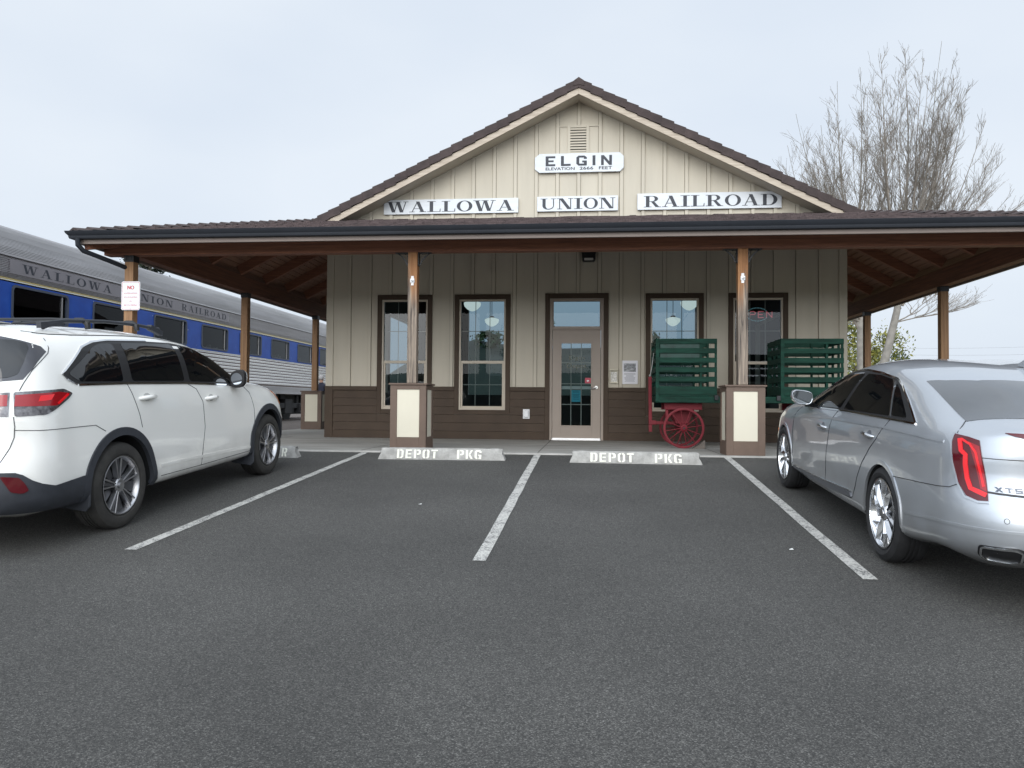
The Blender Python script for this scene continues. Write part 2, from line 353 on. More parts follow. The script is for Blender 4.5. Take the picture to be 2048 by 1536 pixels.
def sheet(name, x0, x1, ys, zf, m):
    mb = MB(); vs = []
    for y in ys: vs += [(x0, y, zf(y)), (x1, y, zf(y))]
    mb.add(vs, [(2*i, 2*i+1, 2*i+3, 2*i+2) for i in range(len(ys)-1)])
    return tag(mb.build(name, m, fixn=False), kind='structure')
def gz(y):
    if y >= 10.85: return -0.06
    if y >= -20: return -0.06 + (y-10.85)*SL
    return -0.06 - 30.85*SL
sheet('ground', -900, 900, [-900, -20, 10.85, 900], gz, M_GRASSY)
sheet('gravel_yard', -60, -7.45, [10.86, 120], lambda y: -0.035, M_GRAVEL)
sheet('parking_lot', -40, 40, [-20, 10.86], lotz, M_ASPH)

# concrete walk under the porch, with its flush front kerb
mb = MB()
mb.box(-7.45, 7.1, 11.02, 27.5, -.3, 0)
walk = tag(mb.build('sidewalk', M_CONC), kind='structure')
M_KERB = mat('kerb_concrete', (.36, .35, .325), .85, var=.2, vscale=5, bump=.2, bscale=50)
mb = MB(); mb.box(-7.45, 7.1, 10.865, 11.017, -.3, .003); kerb = tag(mb.build('kerb', M_KERB, bevel=.008), kind='structure')
mb = MB()
for x in (-5.9, -3.3, -.72, 1.87, 4.5): mb.box(x-.006, x+.006, 11.03, 14.99, .0005, .002)
for y in (13.0,): mb.box(-7.4, 7.0, y-.006, y+.006, .0005, .002)
mb.build('joint', mat('joint_dirt', (.09, .085, .078), .9), walk)

# stall lines: worn thermoplastic / paint on the rough asphalt
def line_mat():
    m = bpy.data.materials.new('stall_paint'); m.use_nodes = True; t = m.node_tree; p = t.nodes['Principled BSDF']
    geo = N(t, 'ShaderNodeNewGeometry'); v = N(t, 'ShaderNodeTexVoronoi'); v.inputs['Scale'].default_value = 95; t.links.new(geo.outputs['Position'], v.inputs['Vector'])
    sp = N(t, 'ShaderNodeSeparateColor'); t.links.new(v.outputs['Color'], sp.inputs[0])
    n = N(t, 'ShaderNodeTexNoise'); n.inputs['Scale'].default_value = 7; n.inputs['Detail'].default_value = 8; n.inputs['Roughness'].default_value = .7; t.links.new(geo.outputs['Position'], n.inputs['Vector'])
    ad = N(t, 'ShaderNodeMath', operation='MULTIPLY_ADD'); t.links.new(sp.outputs[0], ad.inputs[0]); ad.inputs[1].default_value = .42; t.links.new(n.outputs[0], ad.inputs[2])
    r = N(t, 'ShaderNodeValToRGB'); e = r.color_ramp.elements; e[0].position = .66; e[0].color = (.50, .49, .455, 1); e[1].position = .96; e[1].color = (.10, .10, .10, 1)
    t.links.new(ad.outputs[0], r.inputs[0]); t.links.new(r.outputs[0], p.inputs['Base Color']); p.inputs['Roughness'].default_value = .8
    b = N(t, 'ShaderNodeBump'); b.inputs['Strength'].default_value = .4; b.inputs['Distance'].default_value = .005; t.links.new(v.outputs['Distance'], b.inputs['Height']); t.links.new(b.outputs[0], p.inputs['Normal'])
    return m
M_LINE = line_mat()
for (xa, ya, xb, yb) in ((-3.37, 5.45, -3.18, 10.84), (-.76, 5.42, -.71, 10.84), (1.82, 5.24, 1.89, 10.84)):
    mb = MB(); n = 14; vs = []
    for i in range(n+1):
        k = i/n; x = xa+(xb-xa)*k; y = ya+(yb-ya)*k; j = random.uniform(-.004, .004)
        vs += [(x-.047+j, y, lotz(y)+.004), (x+.047+j, y, lotz(y)+.004)]
    mb.add(vs, [(2*i, 2*i+1, 2*i+3, 2*i+2) for i in range(n)])
    tag(mb.build('stall_line', M_LINE, fixn=False), kind='structure')
# a few specks of litter on the asphalt
M_LITTER = mat('litter', (.7, .7, .68), .7)
for x, y, lb in ((-1.60, 7.30, 'tiny white paper scrap on the asphalt left of the middle stall line'), (1.50, 5.95, 'tiny white paper scrap on the asphalt beside the silver sedan')):
    mb = MB(); z = lotz(y); mb.add([(x-.016, y-.01, z+.004), (x+.018, y-.012, z+.006), (x+.012, y+.014, z+.012), (x-.01, y+.012, z+.005)], [(0, 1, 2, 3)]); tag(mb.build('paper_scrap', M_LITTER, fixn=False), lb, 'litter')
# distant hills
def ridge(name, pts, depth, m):
    """pts: (x, y, height) along a crest; slopes down both ways"""
    mb = MB(); vs = []
    for i, (x, y, h) in enumerate(pts):
        for k, (o, hh) in enumerate(((-1, 0), (-.55, .55), (-.2, .9), (0, 1), (.3, .8), (1, 0))):
            vs.append((x, y+o*depth, gz(y+o*depth)-.5 + (h+.5)*hh*(1+.08*math.sin(i*2.3+k)) if hh else gz(y+o*depth)-1))
    n = 6
    mb.add(vs, [(i*n+k, (i+1)*n+k, (i+1)*n+k+1, i*n+k+1) for i in range(len(pts)-1) for k in range(n-1)])
    return tag(mb.build(name, m, smooth=True, angle=80), kind='structure')
M_HILL = mat('hill_scrub', (.045, .055, .030), .95, col2=(.10, .10, .06), vscale=.05, bump=.4, bscale=1)
ridge('hill', [(120, 310, 4), (140, 305, 12), (150, 300, 15.6), (156, 300, 16.6), (170, 300, 15.5), (200, 310, 13.5), (260, 320, 17), (330, 330, 12), (420, 330, 3)], 60, M_HILL)
ridge('hill', [(-48, 175, 3), (-38, 165, 10.5), (-24, 160, 13), (-10, 158, 12.2), (6, 160, 12.8), (20, 158, 11.6), (32, 162, 9.5), (42, 170, 4)], 40, mat('wooded_slope', (.014, .020, .013), .95, col2=(.032, .040, .024), vscale=.12, bump=.4, bscale=1))
ridge('hill', [(-320+i*40, -150+12*math.sin(i*1.1), 7.5+2.6*math.sin(i*.9+1)+1.2*math.sin(i*2.3)) for i in range(17)], 55, M_HILL)
# ================================================================== the depot
XL, XR, YF, YB = -5.22, 4.80, 15.0, 23.2
XC = -.22
depot = thing('depot_building', 'tan board-and-batten railroad depot with brown wainscot, tiled gable and wide timber porch', 'building', (XC, YF, 0))
OPEN = [(-4.18, -3.08, .48, 2.83), (-2.63, -1.53, .48, 2.83), (1.08, 2.17, .48, 2.83), (2.63, 3.73, .48, 2.83), (-.85, .37, 0, 2.84)]
HOLE = [(a+.09, b-.09, c+.09 if c > 0 else 0, d-.10) for a, b, c, d in OPEN]
# front wall with real openings
mb = MB()
xs = sorted({XL, XR, *[h[0] for h in HOLE], *[h[1] for h in HOLE]}); zs = sorted({0, 4.5, *[h[2] for h in HOLE], *[h[3] for h in HOLE]})
for i in range(len(xs)-1):
    for k in range(len(zs)-1):
        cx, cz = (xs[i]+xs[i+1])/2, (zs[k]+zs[k+1])/2
        if any(h[0] < cx < h[1] and h[2] < cz < h[3] for h in HOLE): continue
        mb.add([(xs[i], YF, zs[k]), (xs[i+1], YF, zs[k]), (xs[i+1], YF, zs[k+1]), (xs[i], YF, zs[k+1])], [(0, 1, 2, 3)])
for h in HOLE:     # reveals
    for (x0, z0, x1, z1) in ((h[0], h[2], h[0], h[3]), (h[1], h[2], h[1], h[3]), (h[0], h[3], h[1], h[3]), (h[0], h[2], h[1], h[2])):
        mb.add([(x0, YF, z0), (x1, YF, z1), (x1, YF+.14, z1), (x0, YF+.14, z0)], [(0, 1, 2, 3)])
SLP = .505
ridge_z = 6.70
def under(x): return ridge_z - .10 - SLP*abs(x-XC)
# gable triangle
gx = (ridge_z-.10-4.5)/SLP
mb.add([(XC-gx, YF, 4.5), (XC+gx, YF, 4.5), (XC, YF, under(XC))], [(0, 1, 2)])
SIDE = [(YF, 0, 4.2), (16.6, .95, 2.95), (19.2, .95, 2.95), (19.5, .95, 2.95), (22.3, .95, 2.95)]
BACK = [(-3.62, -1.55), (-1.45, 1.1), (1.2, 3.10)]
def holed(mb, fn, us, z1, holes, hz):
    """wall strip fn(u,z) with window holes between hz[0] and hz[1]"""
    zs_ = [0, hz[0], hz[1], z1]
    for i in range(len(us)-1):
        for k in range(3):
            if k == 1 and any(h0 < (us[i]+us[i+1])/2 < h1 for h0, h1 in holes): continue
            mb.add([fn(us[i], zs_[k]), fn(us[i+1], zs_[k]), fn(us[i+1], zs_[k+1]), fn(us[i], zs_[k+1])], [(0, 1, 2, 3)])
SH = [(16.6, 19.2), (19.4, 22.3)]
for x in (XL, XR): holed(mb, lambda u, z: (x, u, z), [YF, 16.6, 19.2, 19.4, 22.3, YB], 4.2, SH, (.95, 2.95))
holed(mb, lambda u, z: (u, YB, z), [XL, -3.62, -1.55, -1.45, 1.1, 1.2, 3.10, XR], 4.2, BACK, (.95, 3.88))
mb.add([(XL, YB, 4.2), (XR, YB, 4.2), (XC, YB, under(XC))], [(0, 1, 2)])
mb.build('wall', M_TAN, depot, fixn=False)
# battens
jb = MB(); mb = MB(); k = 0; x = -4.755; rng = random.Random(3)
def clear(xa, xb, za, zb):
    """free height ranges of a batten"""
    segs = [(za, zb)]
    for a, b, c, d in OPEN + [(-.43, -.04, 5.58, 6.12)]:
        if xb > a-.002 and xa < b+.002:
            ns = []
            for s0, s1 in segs:
                if d <= s0 or c >= s1: ns.append((s0, s1)); continue
                if c > s0: ns.append((s0, c))
                if d < s1: ns.append((d, s1))
            segs = ns
    return segs
while x < 4.6:
    w = .032
    for s0, s1 in clear(x-w, x+w, 1.02, 6.6):
        top = min(s1, under(x-w if x < XC else x+w))
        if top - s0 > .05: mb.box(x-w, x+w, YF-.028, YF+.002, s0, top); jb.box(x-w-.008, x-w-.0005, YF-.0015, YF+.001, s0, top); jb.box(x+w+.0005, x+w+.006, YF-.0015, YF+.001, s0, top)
    x += .4125
mb.box(XL-.004, XL+.14, YF-.022, YF+.002, 1.02, 4.2); mb.box(XR-.14, XR+.004, YF-.022, YF+.002, 1.02, 4.2)
bt = mb.build('batten', M_TAN, depot, bevel=.002); jb.build('joint_shade_strip', mat('joint_shade_tone', (.16, .142, .112), .9), bt)  # flat dark strips: joint line beside each batten with its edge shadow painted in
# wainscot
mb = MB()
def hrow(z0, z1, y, spans):
    for a, b in spans: mb.box(a, b, YF-y, YF+.003, z0, z1)
free = [(XL+.15, -4.18), (-3.08, -2.63), (-1.53, -.85), (.37, 1.08), (2.17, 2.63), (3.73, XR-.15)]
lowf = [(XL+.15, -.85), (.37, XR-.15)]
def lap(z0, z1, spans):
    for a, b in spans:    # lapped boards: lower edge stands out
        mb.prism([(YF-.030, z0), (YF-.016, z1), (YF+.003, z1), (YF+.003, z0)], lambda u, w, d: (d, u, w), a, b)
for z0, z1, s in ((.786, .938, free), (.631, .783, free), (.476, .628, free), (.316, .473, free), (.155, .313, lowf)): lap(z0, z1, s)
for a, b, c, d in OPEN[:4]: mb.prism([(YF-.030, .316), (YF-.016, .473), (YF+.003, .473), (YF+.003, .316)], lambda u, w, dd: (dd, u, w), a, b)
mb.box(XL-.012, XL+.15, YF-.042, YF+.004, 0, 1.02); mb.box(XR-.15, XR+.012, YF-.042, YF+.004, 0, 1.02)
for a, b in lowf: mb.box(a, b, YF-.034, YF+.003, 0, .152)
mb.build('wainscot', M_TRIM, depot, bevel=.003)
mb = MB()
for a, b in free:
    mb = MB(); mb.box(a, b, YF-.046, YF+.004, .94, 1.02); mb.build('wainscot_cap', M_TRIM, depot, bevel=.005)

# windows: frame (brown casing), sash, grille, pane
def window(a, b, c, d, gm=M_GLASS):
    fr = MB(); y0, y1 = YF-.035, YF+.01
    fr.box(a, a+.09, y0, y1, c, d); fr.box(b-.09, b, y0, y1, c, d); fr.box(a+.09, b-.09, y0, y1, d-.095, d); fr.box(a+.09, b-.09, y0, y1, c, c+.09)
    f = fr.build('window', M_TRIM, depot, bevel=.004)
    a, b, c, d = a+.09, b-.09, c+.09, d-.095
    s = MB(); w = .036; y0, y1 = YF-.012, YF+.07
    s.box(a, a+w, y0, y1, c, d); s.box(b-w, b, y0, y1, c, d); s.box(a+w, b-w, y0, y1, d-w, d); s.box(a+w, b-w, y0-.006, y1, c, c+w)
    s.box(a+w, b-w, YF+.004, YF+.06, 1.475, 1.53)
    s.box(a+w, a+w+.034, YF+.016, YF+.05, c+w, 1.475); s.box(b-w-.034, b-w, YF+.016, YF+.05, c+w, 1.475); s.box(a+w+.034, b-w-.034, YF+.016, YF+.05, c+w, c+w+.036)
    s.build('sash', M_VINYL, f, bevel=.003)
    g = MB(); x0, x1 = a+w, b-w
    for t in (1/3, 2/3):
        x = x0+(x1-x0)*t
        g.box(x-.006, x+.006, YF+.042, YF+.049, c+w+.036, 1.475); g.box(x-.006, x+.006, YF+.042, YF+.049, 1.53, d-w)
    g.box(x0, x1, YF+.0425, YF+.0485, 2.105, 2.118); g.box(x0+.034, x1-.034, YF+.0425, YF+.0485, 1.055, 1.068)
    g.build('grille', M_VINYL, f)
    p = MB()
    p.add([(x0, YF+.030, 1.53), (x1, YF+.030, 1.53), (x1, YF+.030, d-w), (x0, YF+.030, d-w)], [(0, 1, 2, 3)])
    p.add([(x0+.034, YF+.036, c+w+.036), (x1-.034, YF+.036, c+w+.036), (x1-.034, YF+.036, 1.475), (x0+.034, YF+.036, 1.475)], [(0, 1, 2, 3)])
    p.build('pane', gm, f, fixn=False)
for i, o in enumerate(OPEN[:4]): window(*o, gm=M_GLASSR if i in (0, 3) else M_GLASS)

# door with transom
mb = MB(); y0, y1 = YF-.036, YF+.01
mb.box(-.85, -.76, y0, y1, 0, 2.84); mb.box(.28, .37, y0, y1, 0, 2.84); mb.box(-.76, .28, y0, y1, 2.745, 2.84)
mb.build('door_casing', M_TRIM, depot, bevel=.004)
mb = MB(); y0, y1 = YF-.01, YF+.08
mb.box(-.76, -.712, y0, y1, 0, 2.745); mb.box(.228, .28, y0, y1, 0, 2.745); mb.box(-.712, .228, y0, y1, 2.69, 2.745); mb.box(-.712, .228, y0, y1, 2.135, 2.20)
mb.box(-.712, -.688, y0+.02, y1, 2.20, 2.69); mb.box(.204, .228, y0+.02, y1, 2.20, 2.69)
dfr = mb.build('door_frame', M_TAUPE, depot, bevel=.004)
mb = MB(); mb.add([(-.69, YF+.035, 2.2), (.205, YF+.035, 2.2), (.205, YF+.035, 2.69), (-.69, YF+.035, 2.69)], [(0, 1, 2, 3)])
mb.build('transom_pane', M_GLASS, dfr, fixn=False)
mb = MB(); y0, y1 = YF+.008, YF+.052
mb.box(-.706, -.545, y0, y1, .035, 2.13); mb.box(.055, .222, y0, y1, .035, 2.13); mb.box(-.545, .055, y0, y1, 1.885, 2.13); mb.box(-.545, .055, y0, y1, .035, .27)
door = mb.build('door', M_TAUPE, depot, bevel=.003)
mb = MB()
for a, b, c, d in ((-.56, -.53, .255, 1.90), (.04, .07, .255, 1.90), (-.53, .04, 1.87, 1.90), (-.53, .04, .255, .285)): mb.box(a, b, YF-.002, YF+.012, c, d)
mb.build('glass_bead', M_TAUPE, door, bevel=.003)
mb = MB(); mb.add([(-.53, YF+.024, .285), (.04, YF+.024, .285), (.04, YF+.024, 1.87), (-.53, YF+.024, 1.87)], [(0, 1, 2, 3)]); mb.build('door_pane', M_GLASS, door, fixn=False)
mb = MB()
for x in (-.345, -.148): mb.box(x-.008, x+.008, YF+.032, YF+.042, .285, 1.87)
for z in (1.50, 1.09, .69): mb.box(-.53, .04, YF+.033, YF+.041, z-.008, z+.008)
mb.build('grille', M_VINYL, door)
mb = MB()
mb.lathe([(.0, 0), (.034, 0), (.036, -.012), (.030, -.022), (.0, -.022)], (.142, YF+.008, 1.02), 'Y', 20)
mb.tube([(.142, YF-.014, 1.02), (.142, YF-.05, 1.02), (.11, YF-.056, 1.012), (.03, YF-.054, .998)], [.012, .012, .0125, .010], 10)
mb.build('handle', M_STEEL, door, smooth=True)
for z in (1.88, 1.10, .26):
    mb = MB(); mb.tube([(-.711, YF-.004, z-.055), (-.711, YF-.004, z+.055)], .010, 8); mb.build('hinge', M_TAUPE, door, smooth=True)
mb = MB(); mb.box(-.71, .226, YF-.04, YF+.06, 0, .018); mb.box(-.70, .218, YF-.004, YF+.008, .02, .04); mb.build('threshold', mat('aluminium', (.75, .75, .76), .35, metal=.7), depot)
mb = MB(); mb.box(-.53, .04, YF+.07, YF+.10, .985, 1.045); mb.build('push_bar', mat('push_bar_paint', (.62, .60, .52), .4), door)
# gable vent
mb = MB(); mb.box(-.44, -.385, YF-.024, YF+.004, 5.56, 6.13); mb.box(-.075, -.02, YF-.024, YF+.004, 5.56, 6.13); mb.box(-.385, -.075, YF-.024, YF+.004, 6.08, 6.13); mb.box(-.385, -.075, YF-.024, YF+.004, 5.56, 5.60)
mb.box(-.63, -.44, YF-.018, YF+.004, 6.10, 6.125); mb.box(-.02, .17, YF-.018, YF+.004, 6.10, 6.125)
v = mb.build('gable_vent', M_TAN, depot, bevel=.003)
mb = MB(); mb.add([(-.385, YF-.003, 5.6), (-.075, YF-.003, 5.6), (-.075, YF-.003, 6.08), (-.385, YF-.003, 6.08)], [(0, 1, 2, 3)]); mb.build('vent_opening', M_BLACK, v, fixn=False)
mb = MB()
for i in range(9):
    z = 5.605+i*.0535
    mb.prism([(YF-.030, z), (YF-.026, z), (YF-.006, z+.038), (YF-.010, z+.040)], lambda u, w, d: (d, u, w), -.385, -.075)
mb.build('louvre', M_TAN, v)

# main roof: slabs, clad rake tiles, rake boards
yr = 14.52
ex = 5.22
mb = MB()
for s in (-1, 1):
    mb.prism([(0, 6.72), (s*ex, 6.72-SLP*ex), (s*ex, 6.62-SLP*ex), (0, 6.62)], lambda u, w, d: (XC+u, d, w), yr+.05, YB+.4)
roof = mb.build('roof', M_SHING, depot)
mb = MB()
for s in (-1, 1):     # soffit under the rake overhang
    mb.prism([(0, 6.605), (s*ex, 6.605-SLP*ex), (s*ex, 6.585-SLP*ex), (0, 6.585)], lambda u, w, d: (XC+u, d, w), yr+.04, YF+.02)
mb.build('rake_soffit', M_TAN, roof)
for s in (-1, 1):
    mb = MB(); mb.prism([(0, 6.68), (s*ex, 6.68-SLP*ex), (s*(ex-.06), 6.555-SLP*(ex-.06)), (0, 6.555)], lambda u, w, d: (XC+u, d, w), yr-.002, yr+.036)
    mb.build('rake_board', M_RAKE, roof, bevel=.004)
mb = MB(); n = 24; rng = random.Random(5)
for s in (-1, 1):
    L = 5.24/n
    for i in range(n):
        x0, x1 = i*L, (i+1)*L+.03; j = rng.uniform(-.006, .006)
        za, zb = 6.845-SLP*x0-.012, 6.845-SLP*x1+.016
        mb.prism([(s*x0, za+j), (s*x1, zb+j), (s*x1, zb-.165+j), (s*x0, za-.165+j)], lambda u, w, d: (XC+u, d, w), yr-.03-.004*(i % 2), yr-.003+.0)
        mb.prism([(s*x0, za+j), (s*x1, zb+j), (s*x1, zb-.03+j), (s*x0, za-.03+j)], lambda u, w, d: (XC+u, d, w), yr-.002, yr+.25)
mb.prism([(-.10, 6.795), (0, 6.865), (.10, 6.795), (.10, 6.70), (0, 6.72), (-.10, 6.70)], lambda u, w, d: (XC+u, d, w), yr-.042, yr+.3)
mb.build('rake_tile', M_TILE, roof, bevel=.004)

# porch roof (hipped skirt)
EX0, EX1, EY = -7.50, 6.98, 10.58        # eave lines
ZE = 3.165
KF = (4.34-ZE)/(YF-EY); KL = (4.34-ZE)/(XL-EX0); KR = (4.34-ZE)/(EX1-XR)
mb = MB()
TOP = 4.34
def pz(x, y): return min(ZE+KF*(y-EY), ZE+KL*(x-EX0), ZE+KR*(EX1-x), TOP)
d0 = .03
A = [(EX0, EY, ZE), (EX1, EY, ZE), (XR, YF, TOP), (XL, YF, TOP)]
Bk = [(EX0, EY, ZE), (XL, YF, TOP), (XL, YB, TOP), (EX0, YB, ZE)]
Cr = [(EX1, EY, ZE), (EX1, YB, ZE), (XR, YB, TOP), (XR, YF, TOP)]
for Q in (A, Bk, Cr): mb.add([(x, y, z-d0) for x, y, z in Q], [(0, 1, 2, 3)])
proof = mb.build('porch_roof', M_SHING, depot, fixn=False)
# shingle courses, laid as lapped tabs (front slope and both sides)
mb = MB(); rng = random.Random(11); nc = 26
for i in range(nc):
    t0, t1 = i/nc, (i+1.25)/nc
    y0, y1 = EY+(YF-EY)*t0-.01, min(EY+(YF-EY)*t1, YF-.002)
    za, zb = ZE+(TOP-ZE)*t0, ZE+(TOP-ZE)*min(t1, 1)
    xa, xb = EX0+(XL-EX0)*t0, EX1+(XR-EX1)*t0
    x = xa - rng.random()*.2
    while x < xb:
        w = rng.choice((.13, .18, .22, .28)); x2 = min(x+w, xb); x1_ = max(x, xa)
        if x2 > x1_+.01:
            h = rng.choice((.006, .010, .016, .022)); g = .004
            mb.add([(x1_+g, y0, za-.022), (x2-g, y0, za-.022), (x2-g, y0, za-.008+h), (x1_+g, y0, za-.008+h), (x2-g, y1, zb-.014+h*.3), (x1_+g, y1, zb-.014+h*.3)],
                   [(0, 1, 2, 3), (3, 2, 4, 5), (1, 4, 2), (0, 3, 5)])
        x += w
mb.build('shingle_course', M_SHING, proof)
ncap = 24; rng = random.Random(12)
for (p, qv) in ((Vector((EX0-.02, EY-.02, ZE)), Vector((XL, YF, TOP))), (Vector((EX1+.02, EY-.02, ZE)), Vector((XR, YF, TOP)))):
    mb = MB(); d = qv-p; side = Vector((d.y, -d.x, 0)).normalized()
    for i in range(ncap):
        a = p+d*(i/ncap); b = p+d*((i+1.15)/ncap); a.z += .058; b.z += .030
        mb.add([a-side*.15-Vector((0, 0, .055)), a, a+side*.15-Vector((0, 0, .055)), b-side*.15-Vector((0, 0, .055)), b, b+side*.15-Vector((0, 0, .055)),
                a-side*.15-Vector((0, 0, .085)), a-Vector((0, 0, .034)), a+side*.15-Vector((0, 0, .085))],
               [(0, 1, 4, 3), (1, 2, 5, 4), (6, 7, 1, 0), (7, 8, 2, 1)])
    mb.build('hip_cap', M_TILE, proof)
# fascia and gutter round the eaves
mb = MB()
mb.box(EX0+.03, EX1-.03, EY+.02, EY+.06, 2.985, 3.155); mb.box(EX0+.03, EX0+.07, EY+.06, YB, 2.985, 3.155); mb.box(EX1-.07, EX1-.03, EY+.06, YB, 2.985, 3.155)
mb.build('fascia', M_FASCIA, proof, bevel=.004)
prof = [(0, 3.05), (.012, 3.045), (.075, 3.05), (.085, 3.075), (.085, 3.09), (.115, 3.125), (.125, 3.155), (.118, 3.158), (.108, 3.130), (.07, 3.085), (.06, 3.07), (.01, 3.07), (.008, 3.158), (0, 3.158)]
mb = MB(); vs = []; n = len(prof)
# mitred sweep: back-left, front-left, front-right, back-right
for (x, y, dx, dy) in ((EX0+.029, YB, -1, 0), (EX0+.029, EY+.019, -1, -1), (EX1-.029, EY+.019, 1, -1), (EX1-.029, YB, 1, 0)):
    for u, z in prof: vs.append((x+dx*u, y+dy*u, z))
mb.add(vs, [(i*n+k, i*n+(k+1) % n, (i+1)*n+(k+1) % n, (i+1)*n+k) for i in range(3) for k in range(n)])
mb.build('gutter', M_GUTTER, proof, smooth=True, angle=25)
mb = MB(); mb.tube([(-7.42, EY+.05-.1, 3.06), (-7.42, EY-.04, 2.96), (-7.38, EY+.03, 2.885), (-7.20, 10.95, 2.80), (-7.09, 11.20, 2.74), (-7.06, 11.37, 2.62), (-7.06, 11.37, .05)], .036, 10)
mb.build('downspout', M_GUTTER, proof, smooth=True)
# soffit boards: run across the rafters
mb = MB()
def strips(quad, n, axis):
    a, b, c, d = [Vector(p) for p in quad]     # a-b along eave, d-c along wall
    for i in range(n):
        t0, t1 = i/n+.0006, (i+1)/n-.0006 - (.10/n)
        p = [a.lerp(d, t0), b.lerp(c, t0), b.lerp(c, t1), a.lerp(d, t1)]
        dz = Vector((0, 0, -.05)); mb.add([v+dz for v in p]+[v+dz+Vector((0, 0, .018)) for v in p], [(3, 2, 1, 0), (0, 1, 5, 4), (1, 2, 6, 5), (2, 3, 7, 6), (3, 0, 4, 7)])
strips(A, 30, 0); strips([Bk[0], Bk[3], Bk[2], Bk[1]], 19, 1); strips([Cr[0], Cr[1], Cr[2], Cr[3]], 18, 1)
mb.build('soffit', M_DECK, proof, fixn=False)
PXL, PXR, PY = -7.03, 6.51, 11.25
def raf(name, a, b, w, h, m=M_BEAM):
    mb = MB(); mb.beam(a, b, w, h); return mb.build(name, m, proof, bevel=.004)
BT, BB = 3.225, 2.925
for y in [12.35+1.2*i for i in range(9)]:
    k = min(1, (y-EY)/(YF-EY)); xl, xr = EX0+(XL-EX0)*k-.05, EX1+(XR-EX1)*k+.05
    raf('rafter', (PXL+.09, y, ZE-.15+KL*(PXL+.09-EX0)), (xl, y, ZE-.15+KL*(xl-EX0)), .09, .19); raf('rafter', (PXR-.09, y, ZE-.15+KR*(EX1-PXR+.09)), (xr, y, ZE-.15+KR*(EX1-xr)), .09, .19)
for x in [-6.5+1.2*i for i in range(12)]:
    k = min(1, (x-EX0)/(XL-EX0), (EX1-x)/(EX1-XR)); ye = EY+(YF-EY)*k-.08
    if ye > PY+.4: raf('rafter', (x, PY+.09, ZE-.15+KF*(PY+.09-EY)), (x, ye, ZE-.15+KF*(ye-EY)), .09, .19, M_BEAMY)
raf('hip_rafter', (EX0+.1, EY+.1, ZE-.14), (XL-.03, YF-.05, TOP-.16), .11, .22); raf('hip_rafter', (EX1-.1, EY+.1, ZE-.14), (XR+.03, YF-.05, TOP-.16), .11, .22)
PXL, PXR, PY = -7.03, 6.51, 11.25
mb = MB(); mb.box(PXL-.40, PXR+.40, PY-.085, PY+.085, BB, BT); mb.build('front_beam', M_BEAM, proof, bevel=.006)
for x in (PXL, PXR):
    mb = MB(); mb.box(x-.085, x+.085, PY+.087, YB, BB-.003, BT); mb.build('side_beam', M_BEAMY, proof, bevel=.006)

# posts with brackets, on panelled pedestals
def bracket(p, x, y, z, dx, dy):
    mb = MB(); t = .045
    if dx: 
        mb.box(min(x+dx*.002, x+dx*.20), max(x+dx*.002, x+dx*.20), y-t, y+t, z-.012, z-.001); mb.box(min(x+dx*.001, x+dx*.013), max(x+dx*.001, x+dx*.013), y-t+.002, y+t-.002, z-.20, z-.012)
        mb.prism([(.145, -.012), (.165, -.012), (.105, -.058), (.052, -.12), (.02, -.19), (0, -.19), (.035, -.105), (.088, -.045)], lambda u, w, d: (x+dx*(u+.012), y+d, z+w), -.006, .006)
        for (u, w) in ((.06, -.016), (.15, -.016)):
            for s in (-.028, .028): mb.lathe([(0, 0), (.010, 0), (.010, -.008), (0, -.010)], (x+dx*u, y+s, z+w+.004), 'Z', 6)
        for w in (-.06, -.15):
            for s in (-.028, .028): mb.lathe([(0, 0), (.010, 0), (.010, dx*.008), (0, dx*.010)], (x+dx*.013, y+s, z+w), 'X', 6)
    return mb.build('bracket', M_METALDARK, p)
def strap(p, x, y, w):
    mb = MB(); mb.box(x-w-.006, x+w+.006, y-w-.006, y+w+.006, BB-.10, BB+.12)
    for s in (-.04, .04):
        for z in (BB-.06, BB-.01): mb.lathe([(0, 0), (.012, 0), (.012, -.010), (0, -.010)], (x+s, y-w-.006, z), 'Y', 6)
    return mb.build('post_strap', M_METALDARK, p)
def post(x, y, m, front):
    w = .07
    mb = MB(); mb.box(x-w, x+w, y-w, y+w, .99, BB-.001 if front else BB-.004)
    o = mb.build('post', m, depot, bevel=.006)
    if front: bracket(o, x-w, y, BB, -1, 0); bracket(o, x+w, y, BB, 1, 0)
    else: strap(o, x, y, w)
    return o
def pedestal(x, y, side):
    h = .25; mb = MB()
    mb.box(x-h, x+h, y-h, y+h, 0, .955)
    o = mb.build('pedestal', M_PED, depot, bevel=.004)
    mb = MB()       # raised frame of each face: stiles, rails
    for (dx, dy) in ((0, -1), (0, 1), (-1, 0), (1, 0)):
        def bx(u0, u1, z0, z1):
            if dy: ya, yb = sorted((y+dy*(h-.002), y+dy*(h+.014))); mb.box(x+u0, x+u1, ya, yb, z0, z1)
            else: xa, xb = sorted((x+dx*(h-.002), x+dx*(h+.014))); mb.box(xa, xb, y+u0, y+u1, z0, z1)
        e = h+.014 if dy else h-.001
        bx(-e, -.165, .002, .953); bx(.165, e, .002, .953); bx(-.165, .165, .892, .953); bx(-.165, .165, .002, .20)
    mb.build('pedestal_frame', M_PED, o, bevel=.003)
    mb = MB(); mb.box(x-h-.035, x+h+.035, y-h-.035, y+h+.035, .957, .982); mb.build('pedestal_cap', M_PED, o, bevel=.005)
    for (dx, dy) in ((0, -1), (0, 1), (-1, 0), (1, 0)):
        mb = MB()
        if dy: ya, yb = sorted((y+dy*(h-.001), y+dy*(h+.003))); mb.box(x-.163, x+.163, ya, yb, .202, .89)
        else: xa, xb = sorted((x+dx*(h-.001), x+dx*(h+.003))); mb.box(xa, xb, y-.163, y+.163, .202, .89)
        mb.build('panel', M_CREAM, o)
posts = []
